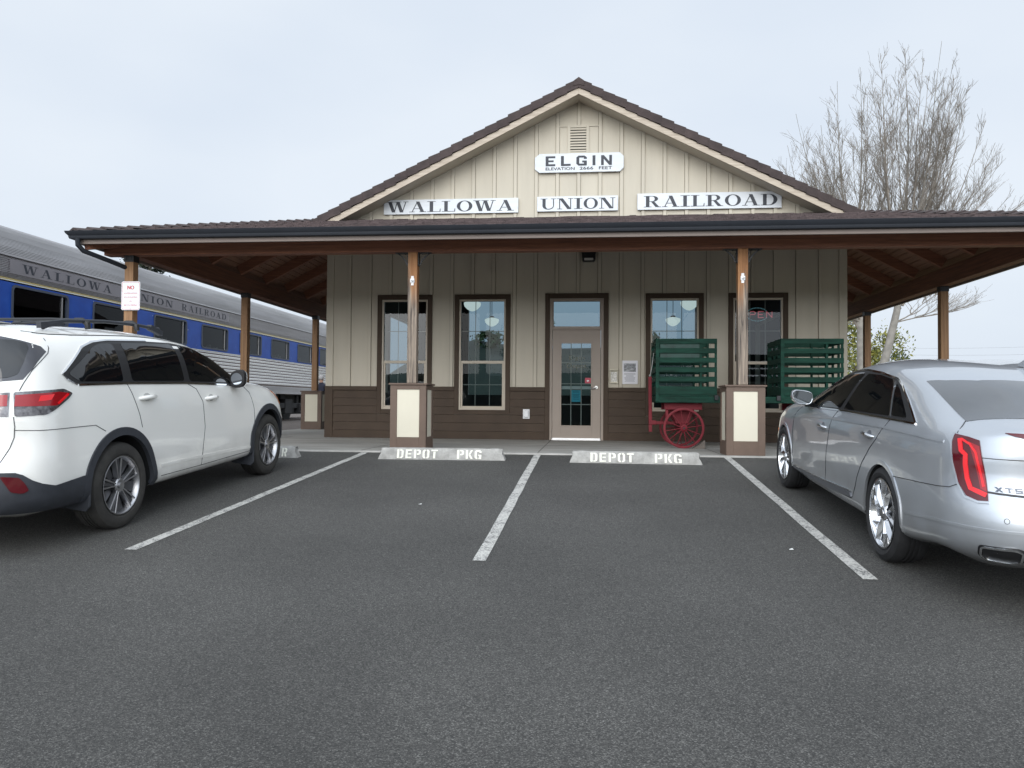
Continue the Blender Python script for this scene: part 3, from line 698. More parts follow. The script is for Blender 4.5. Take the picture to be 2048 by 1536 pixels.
for (x, y, m, front) in ((-2.60, PY, M_POSTW, True), (2.165, PY, M_POSTW, True), (PXL, PY, M_POST, False), (PXR, PY, M_POST, False),
                         (PXL, 15.25, M_POST, False), (PXL, 19.35, M_POST, False), (PXR, 14.98, M_POST, False), (PXR, 18.92, M_POST, False)):
    posts.append(post(x, y, m, front)); pedestal(x+(.0 if front else 0), y, 0)
# interior: dark room with a floor, ceiling and back wall
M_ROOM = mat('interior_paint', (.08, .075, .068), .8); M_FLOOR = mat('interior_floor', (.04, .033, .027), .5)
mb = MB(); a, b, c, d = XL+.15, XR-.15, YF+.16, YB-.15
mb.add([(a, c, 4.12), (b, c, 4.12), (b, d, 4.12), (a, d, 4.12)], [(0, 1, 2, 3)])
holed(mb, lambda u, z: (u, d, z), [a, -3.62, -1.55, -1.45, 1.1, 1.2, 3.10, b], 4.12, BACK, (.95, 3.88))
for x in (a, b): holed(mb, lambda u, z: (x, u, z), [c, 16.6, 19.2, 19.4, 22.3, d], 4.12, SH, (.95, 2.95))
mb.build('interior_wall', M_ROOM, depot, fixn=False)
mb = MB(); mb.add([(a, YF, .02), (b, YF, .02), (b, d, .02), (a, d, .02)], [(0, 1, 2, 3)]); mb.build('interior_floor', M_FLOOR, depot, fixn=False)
for (h0, h1) in BACK:
    mb = MB(); mb.box(h0, h1, YB-.148, YB-.002, .91, .95); mb.box(h0, h1, YB-.148, YB-.002, 3.88, 3.92); mb.box(h0-.03, h0, YB-.148, YB-.002, .91, 3.92); mb.box(h1, h1+.03, YB-.148, YB-.002, .91, 3.92)
    w = mb.build('rear_window', M_VINYL, depot); mb = MB(); mb.add([(h0, YB-.07, .95), (h1, YB-.07, .95), (h1, YB-.07, 3.88), (h0, YB-.07, 3.88)], [(0, 1, 2, 3)]); mb.build('pane', M_GLASS, w, fixn=False)
for x in (XL, XR-.15):
    for (h0, h1) in SH:
        mb = MB(); mb.box(x+.002, x+.148, h0, h1, .91, .95); mb.box(x+.002, x+.148, h0, h1, 2.95, 2.99); mb.box(x+.002, x+.148, h0-.03, h0, .91, 2.99); mb.box(x+.002, x+.148, h1, h1+.03, .91, 2.99)
        w = mb.build('side_window', M_VINYL, depot); mb = MB(); mb.add([(x+.07, h0, .95), (x+.07, h1, .95), (x+.07, h1, 2.95), (x+.07, h0, 2.95)], [(0, 1, 2, 3)]); mb.build('pane', M_GLASS, w, fixn=False)

# ------------------------------------------------------------------ signs on the gable
def board(name, label, poly, y0, y1, word_polys, letters_fn, extra=None):
    t = thing(name, label, 'sign', (sum(p[0] for p in poly)/len(poly), y1, min(p[1] for p in poly)))
    mb = MB(); mb.prism(poly, lambda u, w, d: (u, d, w), y0, y1); mb.build('board', M_SIGN, t, bevel=.006)
    mb = MB(); add_polys(mb, word_polys, letters_fn); mb.build('lettering', M_INK, t, fixn=False)
    return t
M_SIGN = mat('sign_white', (.60, .63, .66), .55, var=.07, vscale=5, bump=.05, bscale=30, stretch=(.3, 1, 3))
def sign_word(word, x0, x1, z0, z1, lx0, lx1, lz0, lz1, label):
    ps, w = serif_word(word); yb = YF-.031
    sx = (lx1-lx0)/w; sz = lz1-lz0
    return board('sign_board', label, [(x0, z0), (x1, z0), (x1, z1), (x0, z1)], yb-.03, yb, ps, lambda u, v, l: (lx0+u*sx, yb-.0325-l, lz0+v*sz))
sign_word('WALLOWA', -4.07, -1.39, 4.425, 4.715, -4.01, -1.47, 4.465, 4.675, 'long white sign board reading WALLOWA on the gable, left of the UNION board')
sign_word('UNION', -1.02, .54, 4.435, 4.725, -.955, .49, 4.475, 4.685, 'short white sign board reading UNION in the middle of the gable row')
sign_word('RAILROAD', .91, 3.605, 4.435, 4.75, 1.03, 3.53, 4.485, 4.70, 'long white sign board reading RAILROAD on the gable, right of the UNION board')
ps = []; x = 0
for c in 'ELGIN':
    p, w = board_letter(c); ps += [[(px+x, py) for px, py in g] for g in p]; x += w+.46
wtot = x-.46; lx0, lx1, lz0, lz1 = -.86, .42, 5.315, 5.51; yb = YF-.031
t = board('station_name_board', 'white station board with cut corners reading ELGIN, ELEVATION 2666 FEET, below the gable vent',
      [(-.98, 5.19), (.57, 5.19), (.645, 5.26), (.645, 5.49), (.57, 5.56), (-.98, 5.56), (-1.07, 5.49), (-1.07, 5.26)], yb-.04, yb, ps, lambda u, v, l: (lx0+u*(lx1-lx0)/wtot, yb-.0425-l, lz0+v*(lz1-lz0)))
for txt, xa, xb in (('ELEVATION', -.86, -.30), ('2666', -.20, .06), ('FEET', .17, .42)):
    mb = MB(); vs, fs = fit_text(txt, xb-xa, .055)
    for k, (ox, oz) in enumerate(((0, 0), (.004, 0), (0, .003))): mb.add([((xa+xb)/2+u+ox, yb-.0425-k*.0004, 5.262+v+oz) for u, v in vs], fs)
    mb.build('small_lettering', M_INK, t, fixn=False)
mb = MB()
for x in (-.9, .48):
    for z in (5.225, 5.53): mb.lathe([(0, 0), (.010, 0), (.008, -.006), (0, -.007)], (x, yb-.04, z), 'Y', 8)
mb.build('screw', M_GALV, t)

# things on the front wall
t = thing('wall_lamp', 'black downlight wall lamp above the depot door, under the porch roof', 'lamp', (-.015, YF, 3.4))
mb = MB(); mb.prism([(-.13, 0), (-.125, -.15), (-.10, -.19), (.10, -.19), (.125, -.15), (.13, 0)], lambda u, w, d: (-.015+u, d, 3.63+w), YF-.17, YF-.021); mb.box(-.16, .13, YF-.19, YF-.02, 3.605, 3.635)
mb.build('lamp_housing', M_METALDARK, t, bevel=.01)
mb = MB(); mb.box(-.10, .07, YF-.178, YF-.168, 3.455, 3.50); mb.build('lens', mat('lens_glass', (.62, .62, .58), .3), t, bevel=.006)
t = thing('outlet_cover', 'white weatherproof outlet cover low on the brown wainscot left of the door', 'outlet', (-1.205, YF, .41))
mb = MB(); mb.box(-1.27, -1.14, YF-.042, YF-.027, .405, .59); mb.build('base_plate', M_WHITE, t, bevel=.004)
mb = MB(); mb.box(-1.25, -1.16, YF-.085, YF-.042, .43, .575); mb.build('cover', M_WHITE, t, bevel=.012)
t = thing('brochure_box', 'small clear-fronted brochure box on the wall just right of the door', 'box', (.48, YF, 1.1))
mb = MB(); mb.box(.40, .56, YF-.06, YF-.005, 1.10, 1.13); mb.box(.40, .415, YF-.06, YF-.005, 1.13, 1.37); mb.box(.545, .56, YF-.06, YF-.005, 1.13, 1.37); mb.box(.40, .56, YF-.075, YF-.005, 1.345, 1.375); mb.box(.415, .545, YF-.012, YF-.006, 1.13, 1.345)
mb.build('box_body', M_CREAM, t, bevel=.003)
mb = MB(); mb.box(.42, .54, YF-.045, YF-.02, 1.13, 1.32); mb.build('leaflet', mat('leaflet_paper', (.35, .33, .28), .6, col2=(.85, .84, .80), vscale=26), t)
t = thing('poster', 'white paper notice with a dark train photograph taped to the siding right of the door', 'poster', (.78, YF, 1.09))
mb = MB(); mb.box(.63, .93, YF-.0235, YF-.0195, 1.09, 1.54); mb.build('sheet', mat('notice_paper', (.72, .72, .76), .5), t)
mb = MB(); mb.add([(.665, YF-.0245, 1.325), (.895, YF-.0245, 1.325), (.895, YF-.0245, 1.485), (.665, YF-.0245, 1.485)], [(0, 1, 2, 3)]); mb.build('picture', mat('photo_print', (.012, .012, .014), .4, col2=(.45, .47, .5), vscale=14, stretch=(1, 1, 2.2), detail=3), t, fixn=False)
mb = MB()
rng = random.Random(2)
for i in range(9):
    z = 1.29-i*.019; w = rng.uniform(.14, .22)
    mb.add([(.78-w/2, YF-.0245, z), (.78+w/2, YF-.0245, z), (.78+w/2, YF-.0245, z+.007), (.78-w/2, YF-.0245, z+.007)], [(0, 1, 2, 3)])
mb.build('print_line', mat('print_grey', (.25, .25, .28), .6), t, fixn=False)
# stickers and notices behind the door glass, lettering on the glass
t = thing('door_lettering', 'dark painted words Elgin Depot on the glass of the depot door', 'lettering', (-.245, YF+.02, 1.3))
mb = MB()
for txt, w, h, z in (('Elgin', .30, .105, 1.585), ('Depot', .38, .115, 1.425)):
    vs, fs = fit_text(txt, w, h); mb.add([(-.235+u, YF+.0225, z+v) for u, v in vs], fs)
mb.build('words', mat('olive_lettering', (.10, .105, .075), .5), t, fixn=False)
t = thing('heart_sticker', 'red square sticker with a white heart on the right of the door glass', 'sticker', (-.01, YF+.02, 1.1))
mb = MB(); mb.box(-.075, .037, YF+.019, YF+.0225, 1.10, 1.205); mb.build('square', mat('sticker_red', (.42, .04, .07), .5), t)
mb = MB(); hp = []
for i in range(24):
    a = 2*math.pi*i/24; hp.append((-.02+.0022*16*math.sin(a)**3*.62, 1.148+.0014*(13*math.cos(a)-5*math.cos(2*a)-2*math.cos(3*a)-math.cos(4*a))*.95))
mb.add([(x, YF+.0182, z) for x, z in hp], [tuple(range(24))]); mb.build('heart', M_WHITE, t, fixn=False)
t = thing('door_notice', 'teal paper notice hanging behind the door glass below the push bar', 'notice', (-.247, YF+.045, .76))
mb = MB(); mb.box(-.335, -.16, YF+.0435, YF+.0455, .74, .965); mb.build('teal_sheet', mat('teal_paper', (.06, .42, .50), .6), t)
mb = MB()
for z, w in ((.925, .12), (.885, .13), (.865, .11), (.845, .13), (.82, .10), (.79, .12)): mb.add([(-.2475-w/2, YF+.0428, z), (-.2475+w/2, YF+.0428, z), (-.2475+w/2, YF+.0428, z+(.014 if z > .9 else .006)), (-.2475-w/2, YF+.0428, z+(.014 if z > .9 else .006))], [(0, 1, 2, 3)])
mb.build('print_line', mat('teal_ink', (.02, .10, .14), .6), t, fixn=False)
# OPEN neon in the window right of the right post
t = thing('open_sign', 'pink neon OPEN sign ringed with a dotted teal oval inside the right window', 'neon sign', (3.2, YF+.12, 2.3))
NEON = mat('neon_pink', (.6, .12, .2), .5, emis=(1, .22, .22), estr=.40); NEONT = mat('neon_teal', (.2, .5, .55), .5, emis=(.35, .75, .8), estr=.35)
strokes = {'O': [[(.1, .1), (0, .3), (0, .7), (.1, .9), (.4, .9), (.5, .7), (.5, .3), (.4, .1), (.1, .1)]], 'P': [[(0, 0), (0, 1), (.4, 1), (.5, .85), (.5, .65), (.4, .5), (0, .5)]], 'E': [[(.5, 0), (0, 0), (0, 1), (.5, 1)], [(0, .5), (.4, .5)]], 'N': [[(0, 0), (0, 1), (.5, 0), (.5, 1)]]}
for i, c in enumerate('OPEN'):
    mb = MB()
    for st in strokes[c]:
        for p0, p1 in zip(st[:-1], st[1:]): mb.tube([(2.90+i*.155+u*.20, YF+.12, 2.375+v*.115) for u, v in (p0, p1)], .008, 6)
    mb.build('neon_letter', NEON, t, smooth=True)
mb = MB()
for i in range(44):
    a = 2*math.pi*i/44
    if abs(math.sin(a)) < .42: continue
    x, z = 3.19+.20*math.cos(a), 2.435+.125*math.sin(a); mb.box(x-.006, x+.006, YF+.115, YF+.125, z-.006, z+.006)
mb.build('dotted_oval', NEONT, t)
# pendant lamps
LAMPG = mat('opal_glass', (.85, .88, .84), .35, emis=(.92, 1.0, .93), estr=.85)
def pendant():
    t = thing('pendant_lamp', 'lit white schoolhouse globe', 'lamp', (0, 0, 0), 'schoolhouse pendant lamps inside the depot')
    mb = MB(); mb.lathe([(.075, .235), (.10, .225), (.185, .195), (.190, .165), (.175, .11), (.11, .045), (.05, .012), (0, 0)], (0, 0, 0), 'Z', 28); mb.build('globe', LAMPG, t, smooth=True, angle=60, local=True)
    mb = MB(); mb.lathe([(0, .28), (.05, .275), (.078, .235), (0, .235)], (0, 0, 0), 'Z', 20); mb.tube([(0, 0, .27), (0, 0, 1.37)], .008, 6); mb.build('stem', M_METALDARK, t, local=True)
    return t
pl = pendant()
for i, (x, y, lb) in enumerate(((-2.59, 17.0, 'upper schoolhouse globe lamp seen through the second window from the left'), (-2.58, 20.4, 'lower, farther schoolhouse globe lamp seen through the second window from the left'),
                            (2.155, 17.0, 'upper schoolhouse globe lamp seen through the window above the green cart'), (2.17, 20.4, 'lower, farther schoolhouse globe lamp seen through the window above the green cart'))):
    o = pl if i == 0 else copy_tree(pl)
    o.location = (x, y, 2.74); o['label'] = lb
# speaker brackets on the posts
def spk(x, label):
    t = thing('metal_bracket', label, 'bracket', (x, PY-.07, 2.45), 'silver brackets on the porch posts')
    mb = MB(); mb.box(x-.020, x+.020, PY-.076, PY-.0705, 2.43, 2.57); mb.box(x-.032, x+.032, PY-.084, PY-.076, 2.47, 2.53); mb.build('plate', M_WHITE, t, bevel=.004)
    mb = MB(); mb.lathe([(0, 0), (.018, 0), (.016, -.03), (0, -.034)], (x+.004, PY-.084, 2.50), 'Y', 12); mb.build('socket', M_GALV, t, smooth=True)
    mb = MB(); mb.lathe([(0, 0), (.006, 0), (.006, -.004), (0, -.004)], (x+.004, PY-.118, 2.50), 'Y', 8); mb.build('bolt_hole', M_BLACK, t)
spk(-2.60, 'small silver bracket screwed to the worn porch post left of the door'); spk(2.16, 'small silver bracket screwed to the worn porch post right of the door')
# regulation sign
t = thing('regulation_sign', 'white sign with red lettering NO SKATEBOARDING on the far-left porch post', 'sign', (-6.975, PY-.09, 2.08))
def rrect(x0, x1, z0, z1, r, n=5):
    p = []
    for cx, cz, a in ((x1-r, z1-r, 0), (x0+r, z1-r, 90), (x0+r, z0+r, 180), (x1-r, z0+r, 270)):
        for k in range(n+1): p.append((cx+r*math.cos(R(a+90*k/n)), cz+r*math.sin(R(a+90*k/n))))
    return p
ys = PY-.098
mb = MB(); mb.prism(rrect(-7.125, -6.825, 2.08, 2.52, .03), lambda u, w, d: (u, d, w), ys, ys+.004); mb.build('plate', mat('sign_sheet', (.74, .78, .80), .4), t)
M_SRED = mat('sign_red', (.55, .03, .05), .5)
mb = MB(); o_, i_ = rrect(-7.115, -6.835, 2.09, 2.51, .024), rrect(-7.110, -6.840, 2.095, 2.505, .02); n = len(o_)
mb.add([(x, ys-.0006, z) for x, z in o_+i_], [(k, (k+1) % n, n+(k+1) % n, n+k) for k in range(n)])
mb.build('border', M_SRED, t, fixn=False)
for txt, w, h, z in (('NO', .105, .058, 2.425), ('SKATEBOARDING', .215, .026, 2.335), ('ROLLER BLADING', .215, .026, 2.275), ('OR', .04, .022, 2.215), ('BICYCLE RIDING', .205, .026, 2.155)):
    mb = MB(); vs, fs = fit_text(txt, w, h); mb.add([(-6.975+u, ys-.0008, z+v) for u, v in vs], fs)
    if txt == 'NO': mb.add([(-6.972+u, ys-.0012, z+v) for u, v in vs], fs); mb.add([(-6.978+u, ys-.0016, z+v) for u, v in vs], fs)
    mb.build('lettering', M_SRED, t, fixn=False)
mb = MB()
for z in (2.495, 2.108): mb.lathe([(0, 0), (.009, 0), (.008, -.005), (0, -.006)], (-6.975, ys, z), 'Y', 8)
mb.build('bolt', M_GALV, t)
# ================================================================== wheel stops
M_STOP = mat('stop_concrete', (.23, .225, .21), .9, col2=(.43, .42, .395), vscale=7, bump=.6, bscale=35, detail=8)
M_STENCIL = mat('stencil_paint', (.80, .79, .69), .75, col2=(.64, .63, .55), vscale=30)
def wheel_stop(x0, x1, y0, y1, label, words=()):
    """x0..x1 along the kerb, front foot line y0 (left) to y1 (right)"""
    xc, yc = (x0+x1)/2, (y0+y1)/2; t = thing('wheel_stop', label, 'wheel stop', (xc, yc, lotz(yc)), 'concrete wheel stops along the walk')
    L = x1-x0; n = 40; rng = random.Random(int(x0*100)); mb = MB(); vs = []
    prof = [(0, -.01), (.004, .03), (.022, .085), (.040, .135), (.052, .148), (.118, .148), (.132, .135), (.150, .06), (.158, -.01)]
    m = len(prof)
    for i in range(n+1):
        k = i/n; x = x0+L*k; e = min(k, 1-k)*L
        for j, (d, h) in enumerate(prof):
            zz = h if e > .05 else h*(.84+.16*e/.05) if h > 0 else h
            inset = 0
            if e < .001: inset = (1 if k < .5 else -1)*max(0, h)*.42
            r = .0035 if 0 < j < m-1 else .002
            if rng.random() < .05 and h > .1: r = .010
            y = y0+(y1-y0)*k+d; vs.append((x+inset+rng.uniform(-r, r)*.6, y+rng.uniform(-r, r), lotz(y)+zz-abs(rng.gauss(0, r*.6))))
    fs = [(i*m+j, (i+1)*m+j, (i+1)*m+j+1, i*m+j+1) for i in range(n) for j in range(m-1)] + [tuple(range(m)), tuple(range(n*m, n*m+m))[::-1]]
    mb.add(vs, fs); mb.build('block', M_STOP, t, smooth=True, angle=28)
    for w, u0, uw in words:
        mb = MB(); ch = [c for c in w]
        cw = uw/(len(ch)*.80-.14) if len(ch) > 1 else uw
        for i, c in enumerate(ch):
            def fn(u, v, l, i=i):
                x = x0+u0+(i*.80+u)*cw; k = (x-x0)/L; h = .016+v*.112
                d = np.interp(h, [-.01, .03, .085, .135, .148], [0, .004, .022, .040, .052])
                y = y0+(y1-y0)*k+d
                return (x, y-.0075-l, lotz(y)+h+.002)
            add_polys(mb, stencil(c), fn)
        mb.build('stencil_word', M_STENCIL, t, fixn=False)
    return t
wheel_stop(-2.83, -1.10, 10.22, 10.25, 'wheel stop stencilled DEPOT PKG in front of the left porch pedestal', (('DEPOT', .265, .56), ('PKG', 1.08, .335)))
wheel_stop(-.25, 1.46, 10.17, 10.13, 'wheel stop stencilled DEPOT PKG in front of the door and the green cart', (('DEPOT', .275, .57), ('PKG', 1.105, .345)))
wheel_stop(-5.68, -3.94, 10.22, 10.21, 'wheel stop ending in the letter R, partly hidden by the white car', (('R', 1.515, .115),))
wheel_stop(2.47, 4.20, 10.08, 10.06, 'plain end of a wheel stop peeping out beside the silver sedan')

# ================================================================== baggage cart
CX0, CX1, CY0, CY1 = 1.07, 3.99, 12.58, 13.50
cart = thing('baggage_cart', 'antique baggage cart with green slatted racks and red spoked wheels beside the door', 'baggage cart', ((CX0+CX1)/2, 13.04, 0))
mb = MB(); mb.box(CX0, CX1, CY0, CY0+.045, .735, .835); mb.box(CX0, CX1, CY1-.045, CY1, .735, .835); mb.box(CX0, CX0+.045, CY0+.045, CY1-.045, .735, .835); mb.box(CX1-.045, CX1, CY0+.045, CY1-.045, .735, .835)
for i in range(7): mb.box(CX0+.05, CX1-.05, CY0+.05+i*.118, CY0+.05+i*.118+.112, .812, .832)
mb.build('bed', M_GREEN, cart, bevel=.004)
mb = MB()
for x in (2.02, 2.98): mb.box(x-.03, x+.03, CY0-.035, CY0-.002, .775, .855)
mb.build('stake_pocket', M_METALDARK, cart, bevel=.004)
def rack(x0, x1, ends, name='rack'):
    mb = MB()
    zs = [(1.76-.152*k-.082, 1.76-.152*k) for k in range(5)] + [(.86, .995)]
    for y in (CY0, CY1-.022):
        yy0, yy1 = y, y+.022
        for z0, z1 in zs: mb.box(x0+.002, x1-.002, yy0, yy1, z0, z1)
        mb.box(x0+.05, x1-.004, yy0+.006, yy1-.006, .838, .858)
        for xx in ((x0, x0+.06), (x1-.035, x1), (x1-.27, x1-.235)):
            inner = y == CY0
            mb.box(xx[0], xx[1], (yy1+.0005 if inner else yy0-.035), (yy1+.035 if inner else yy0-.0005), .836, 1.76)
        mb.box(x0-.004, x0+.05, (yy0-.012 if y == CY0 else yy1+.0005), (yy0-.0005 if y == CY0 else yy1+.012), .75, 1.762)
    for x in ends:
        for z0, z1 in zs: mb.box(x-.011, x+.011, CY0+.06, CY1-.06, z0, z1)
        for yy in (CY0+.30, CY0+.60): mb.box(x+.012, x+.045, yy, yy+.04, .836, 1.755)
    return mb.build(name, M_GREEN, cart, bevel=.003)
rack(CX0, 2.035, [CX0+.012]); rack(3.02, CX1-.005, [3.035, CX1-.02])
# filled back boards behind the upper gaps
mb = MB(); mb.box(1.14, 1.76, CY0+.024, CY0+.036, 1.37, 1.68); mb.build('back_board', mat('cart_green_dark', (.008, .040, .032), .6, var=.4, vscale=9), cart)
def cart_wheel(x, y, r=.325):
    t = bpy.data.objects.new('wheel', None)
    mb = MB(); mb.lathe([(r-.036, -.018), (r-.012, -.022), (r, -.018), (r, .018), (r-.012, .022), (r-.036, .018)], (x, y, r), 'Y', 48, close=True)
    mb.lathe([(0, -.06), (.028, -.06), (.034, -.045), (.055, -.035), (.055, .035), (.034, .05), (0, .05)], (x, y, r), 'Y', 20)
    for k in range(12):
        a = 2*math.pi*(k+.3)/12; c, s = math.cos(a), math.sin(a)
        mb.tube([(x+.045*c, y-.005, r+.045*s), (x+(r-.035)*c, y, r+(r-.035)*s)], [.009, .0065], 6)
    w = mb.build('wheel', M_RED, cart, smooth=True, angle=40)
    mb = MB(); mb.lathe([(0, -.075), (.016, -.075), (.018, -.058), (0, -.058)], (x, y, r), 'Y', 6); mb.build('axle_nut', M_METALDARK, w)
    return w
for x in (1.52, 3.5):
    for y in (12.66, 13.36): cart_wheel(x, y)
for x in (1.52, 3.5):
    mb = MB()
    mb.tube([(x, 12.66, .325), (x, 13.36, .325)], .022, 8)
    mb.box(x-.05, x+.05, 12.72, 13.30, .30, .39)
    mb.prism([(-.20, .62), (.20, .62), (.10, .39), (-.10, .39)], lambda u, w, d: (x+u, d, w), 12.86, 13.16)
    mb.box(x-.30, x+.30, 12.72, 12.80, .62, .732); mb.box(x-.30, x+.30, 13.22, 13.30, .62, .732)
    mb.box(x-.28, x-.235, 12.74, 12.79, .40, .62)
    mb.build('axle_bolster', M_RED, cart, bevel=.006)
mb = MB(); mb.beam((1.10, 12.95, .40), (1.42, 12.95, .40), .05, .05); mb.beam((1.015, 12.95, .25), (1.005, 12.95, 1.16), .045, .055, up=(1, 0, 0)); mb.box(.985, 1.11, 12.915, 12.985, .37, .44)
mb.build('tongue', M_RED, cart, bevel=.006)
mb = MB(); mb.tube([(1.005, 12.95, 1.16), (1.03, 12.93, 1.30), (1.06, 12.90, 1.55)], .006, 6)
mb.lathe([(0, -.02), (.014, -.014), (.02, 0), (.014, .014), (0, .02)], (1.005, 12.95, 1.18), 'Z', 10); mb.build('drawbar_rod', M_GALV, cart, smooth=True)
t = thing('wheel_chock', 'grey wooden wedge chocking the front wheel of the green cart', 'chock', (1.78, 12.64, 0))
mb = MB(); mb.prism([(-.14, 0), (.06, 0), (.06, .14), (-.02, .07)], lambda u, w, d: (1.79+u, d, w), 12.60, 12.72); mb.build('wedge', mat('chock_wood', (.12, .10, .085), .85, var=.2, vscale=10), t, bevel=.004)

# ================================================================== train
TX = -11.2; TW = 3.0; TY0, TY1 = 6.5, 34.0
M_STAINLESS = mat('stainless', (.56, .55, .56), .33, metal=1, var=.10, vscale=1.2, stretch=(1, .25, 4))
M_STAINDULL = mat('stainless_roof', (.47, .46, .46), .42, metal=.9, var=.16, vscale=.9, stretch=(1, .3, 3))
M_TBLUE = mat('train_blue', (.007, .050, .29), .45, spec=.3, coat=.05, col2=(.012, .075, .38), vscale=3)
M_TGLASS = glass_mat('train_glass', 1.22, (.25, .28, .26))
M_GOLD = mat('gold_stripe', (.55, .44, .17), .5); M_CREAMST = mat('cream_stripe', (.72, .70, .60), .5)
train = thing('passenger_car', 'stainless steel passenger rail car with a blue window band lettered WALLOWA UNION RAILROAD', 'train car', (TX-TW/2, 20, 0))
def side_prof(z0, z1, n, amp, x=TX):
    """half-round flutes between z0 and z1"""
    p = []; h = (z1-z0)/n
    for i in range(n):
        for k in range(4):
            a = math.pi*k/4; p.append((x+amp*math.sin(a), z0+h*(i+k/4)))
    p.append((x, z1)); return p
def extr(prof, name, m, y0=TY0, y1=TY1, smooth=False):
    mb = MB(); n = len(prof)
    mb.add([(x, y0, z) for x, z in prof]+[(x, y1, z) for x, z in prof], [(k, k+1, n+k+1, n+k) for k in range(n-1)])
    return mb.build(name, m, train, smooth=smooth, angle=50, fixn=False)
# lower side: broad ribs
p = []; z0, n, h = 1.24, 9, .103
for i in range(n):
    z = z0+i*h; p += [(TX-.03, z), (TX-.026, z+h*.10), (TX+.012, z+h*.60), (TX+.020, z+h*.70), (TX+.014, z+h*.80), (TX-.024, z+h*.99)]
p += [(TX-.02, z0+n*h), (TX, 2.18)]
extr(p, 'ribbed_side', mat('ribbed_stainless', (.78, .77, .77), .14, metal=1, var=.08, vscale=1.2, stretch=(1, .25, 4)))
extr(side_prof(.98, 1.24, 8, .012, TX-.03), 'skirt', M_STAINDULL)
# blue band with window openings
WIN = [14.01+2.477*k for k in range(-3, 8)]
mb = MB(); ys = sorted({TY0, TY1, *[w for w in WIN if w > TY0], *[w+1.60 for w in WIN if w+1.6 < TY1]}); zs = [2.18, 2.27, 2.915, 3.0]
for i in range(len(ys)-1):
    for k in range(3):
        if k == 1 and any(w-.01 < ys[i] and ys[i+1] < w+1.62 for w in WIN): continue
        mb.add([(TX, ys[i], zs[k]), (TX, ys[i+1], zs[k]), (TX, ys[i+1], zs[k+1]), (TX, ys[i], zs[k+1])], [(0, 1, 2, 3)])
mb.build('blue_band', M_TBLUE, train, fixn=False)
mb = MB(); rng = random.Random(8)      # chipped paint spots
for i in range(60):
    y = rng.uniform(13, 31); z = rng.uniform(2.2, 2.98)
    if any(w-.05 < y < w+1.65 for w in WIN) and 2.25 < z < 2.93: continue
    r = rng.uniform(.006, .018); a0 = rng.random()*6
    mb.add([(TX+.0025, y+r*math.cos(a0+a)*rng.uniform(.6, 1.2), z+r*math.sin(a0+a)*rng.uniform(.6, 1.3)) for a in (0, 1.2, 2.3, 3.5, 4.8)], [(0, 1, 2, 3, 4)])
mb.build('paint_chip', mat('chip_grey', (.45, .48, .52), .6), train, fixn=False)
for w in WIN:
    if w < TY0 or w+1.6 > TY1: continue
    mb = MB(); yc = w
    o_ = rrect(w-.03, w+1.63, 2.24, 2.945, .10, 6); i_ = rrect(w+.015, w+1.585, 2.285, 2.90, .075, 6); n = len(o_)
    mb.add([(TX+.018, u, z) for u, z in o_+i_]+[(TX-.002, u, z) for u, z in o_]+[(TX-.06, u, z) for u, z in i_],
           [(k, (k+1) % n, n+(k+1) % n, n+k) for k in range(n)]+[(k, (k+1) % n, 2*n+(k+1) % n, 2*n+k) for k in range(n)]+[(n+k, n+(k+1) % n, 3*n+(k+1) % n, 3*n+k) for k in range(n)])
    f = mb.build('window', mat('window_rubber', (.05, .06, .085), .5), train, fixn=False)
    mb = MB(); mb.add([(TX-.04, u, z) for u, z in i_], [tuple(range(n))]); mb.build('pane', M_TGLASS, f, fixn=False)
    mb = MB(); mb.box(TX-.035, TX-.012, w+1.44, w+1.47, 2.29, 2.90); mb.build('mullion', M_STAINDULL, f)
for z0, z1, m, nm in ((3.004, 3.022, M_CREAMST, 'cream_stripe'), (3.03, 3.052, M_GOLD, 'gold_stripe'), (2.168, 2.188, M_CREAMST, 'cream_stripe')):
    mb = MB(); mb.box(TX-.01, TX+.008, TY0, TY1, z0, z1); mb.build(nm, m, train)
extr([(TX, 2.98)]+side_prof(3.056, 3.14, 3, .022)+side_prof(3.14, 3.47, 10, .022), 'letterboard', M_STAINLESS)
mb = MB(); mb.box(TX+.012, TX+.024, 13.9, 23.07, 3.155, 3.435); plate = mb.build('name_plate', mat('plate_grey', (.25, .235, .25), .5, metal=.3, var=.1, vscale=2), train)
for wd, ya, yb_ in (('WALLOWA', 14.22, 17.12), ('UNION', 17.85, 19.80), ('RAILROAD', 20.25, 22.88)):
    mb = MB(); ps, w = serif_word(wd, .20); add_polys(mb, ps, lambda u, v, l: (TX+.0255+l, ya+u*(yb_-ya)/w, 3.205+v*.175))
    mb.build('lettering', M_INK, plate, fixn=False)
extr([(TX+.005, 3.475), (TX+.03, 3.48), (TX+.03, 3.50), (TX, 3.505)], 'drip_rail', M_STAINLESS)
# roof: fluted curve
rc = [(0, 3.50), (-.05, 3.66), (-.16, 3.84), (-.33, 4.00), (-.52, 4.125), (-.75, 4.23), (-1.05, 4.315), (-1.3, 4.35), (-1.5, 4.36)]
rc2 = rc + [(-3.0-x, z) for x, z in rc[-2::-1]]
p = []
for i in range(len(rc2)-1):
    a, b = Vector(rc2[i]), Vector(rc2[i+1]); d = b-a; nn = Vector((d.y, -d.x)).normalized(); m_ = max(1, round(d.length/.034)); fl = m_
    for k in range(fl):
        for s, am in ((0, 0), (.12, .016), (.55, .018), (.80, .004)):
            q_ = a+d*((k+s)/fl)+nn*am*(1 if nn.x > 0 or nn.y > 0 else -1); p.append((TX+q_.x, q_.y))
p.append((TX-3.0, 3.50))
extr(p, 'roof', M_STAINDULL)
mb = MB()     # far side, ends and floor close the body
mb.add([(TX-3, TY0, .98), (TX-3, TY1, .98), (TX-3, TY1, 3.5), (TX-3, TY0, 3.5)], [(0, 1, 2, 3)])
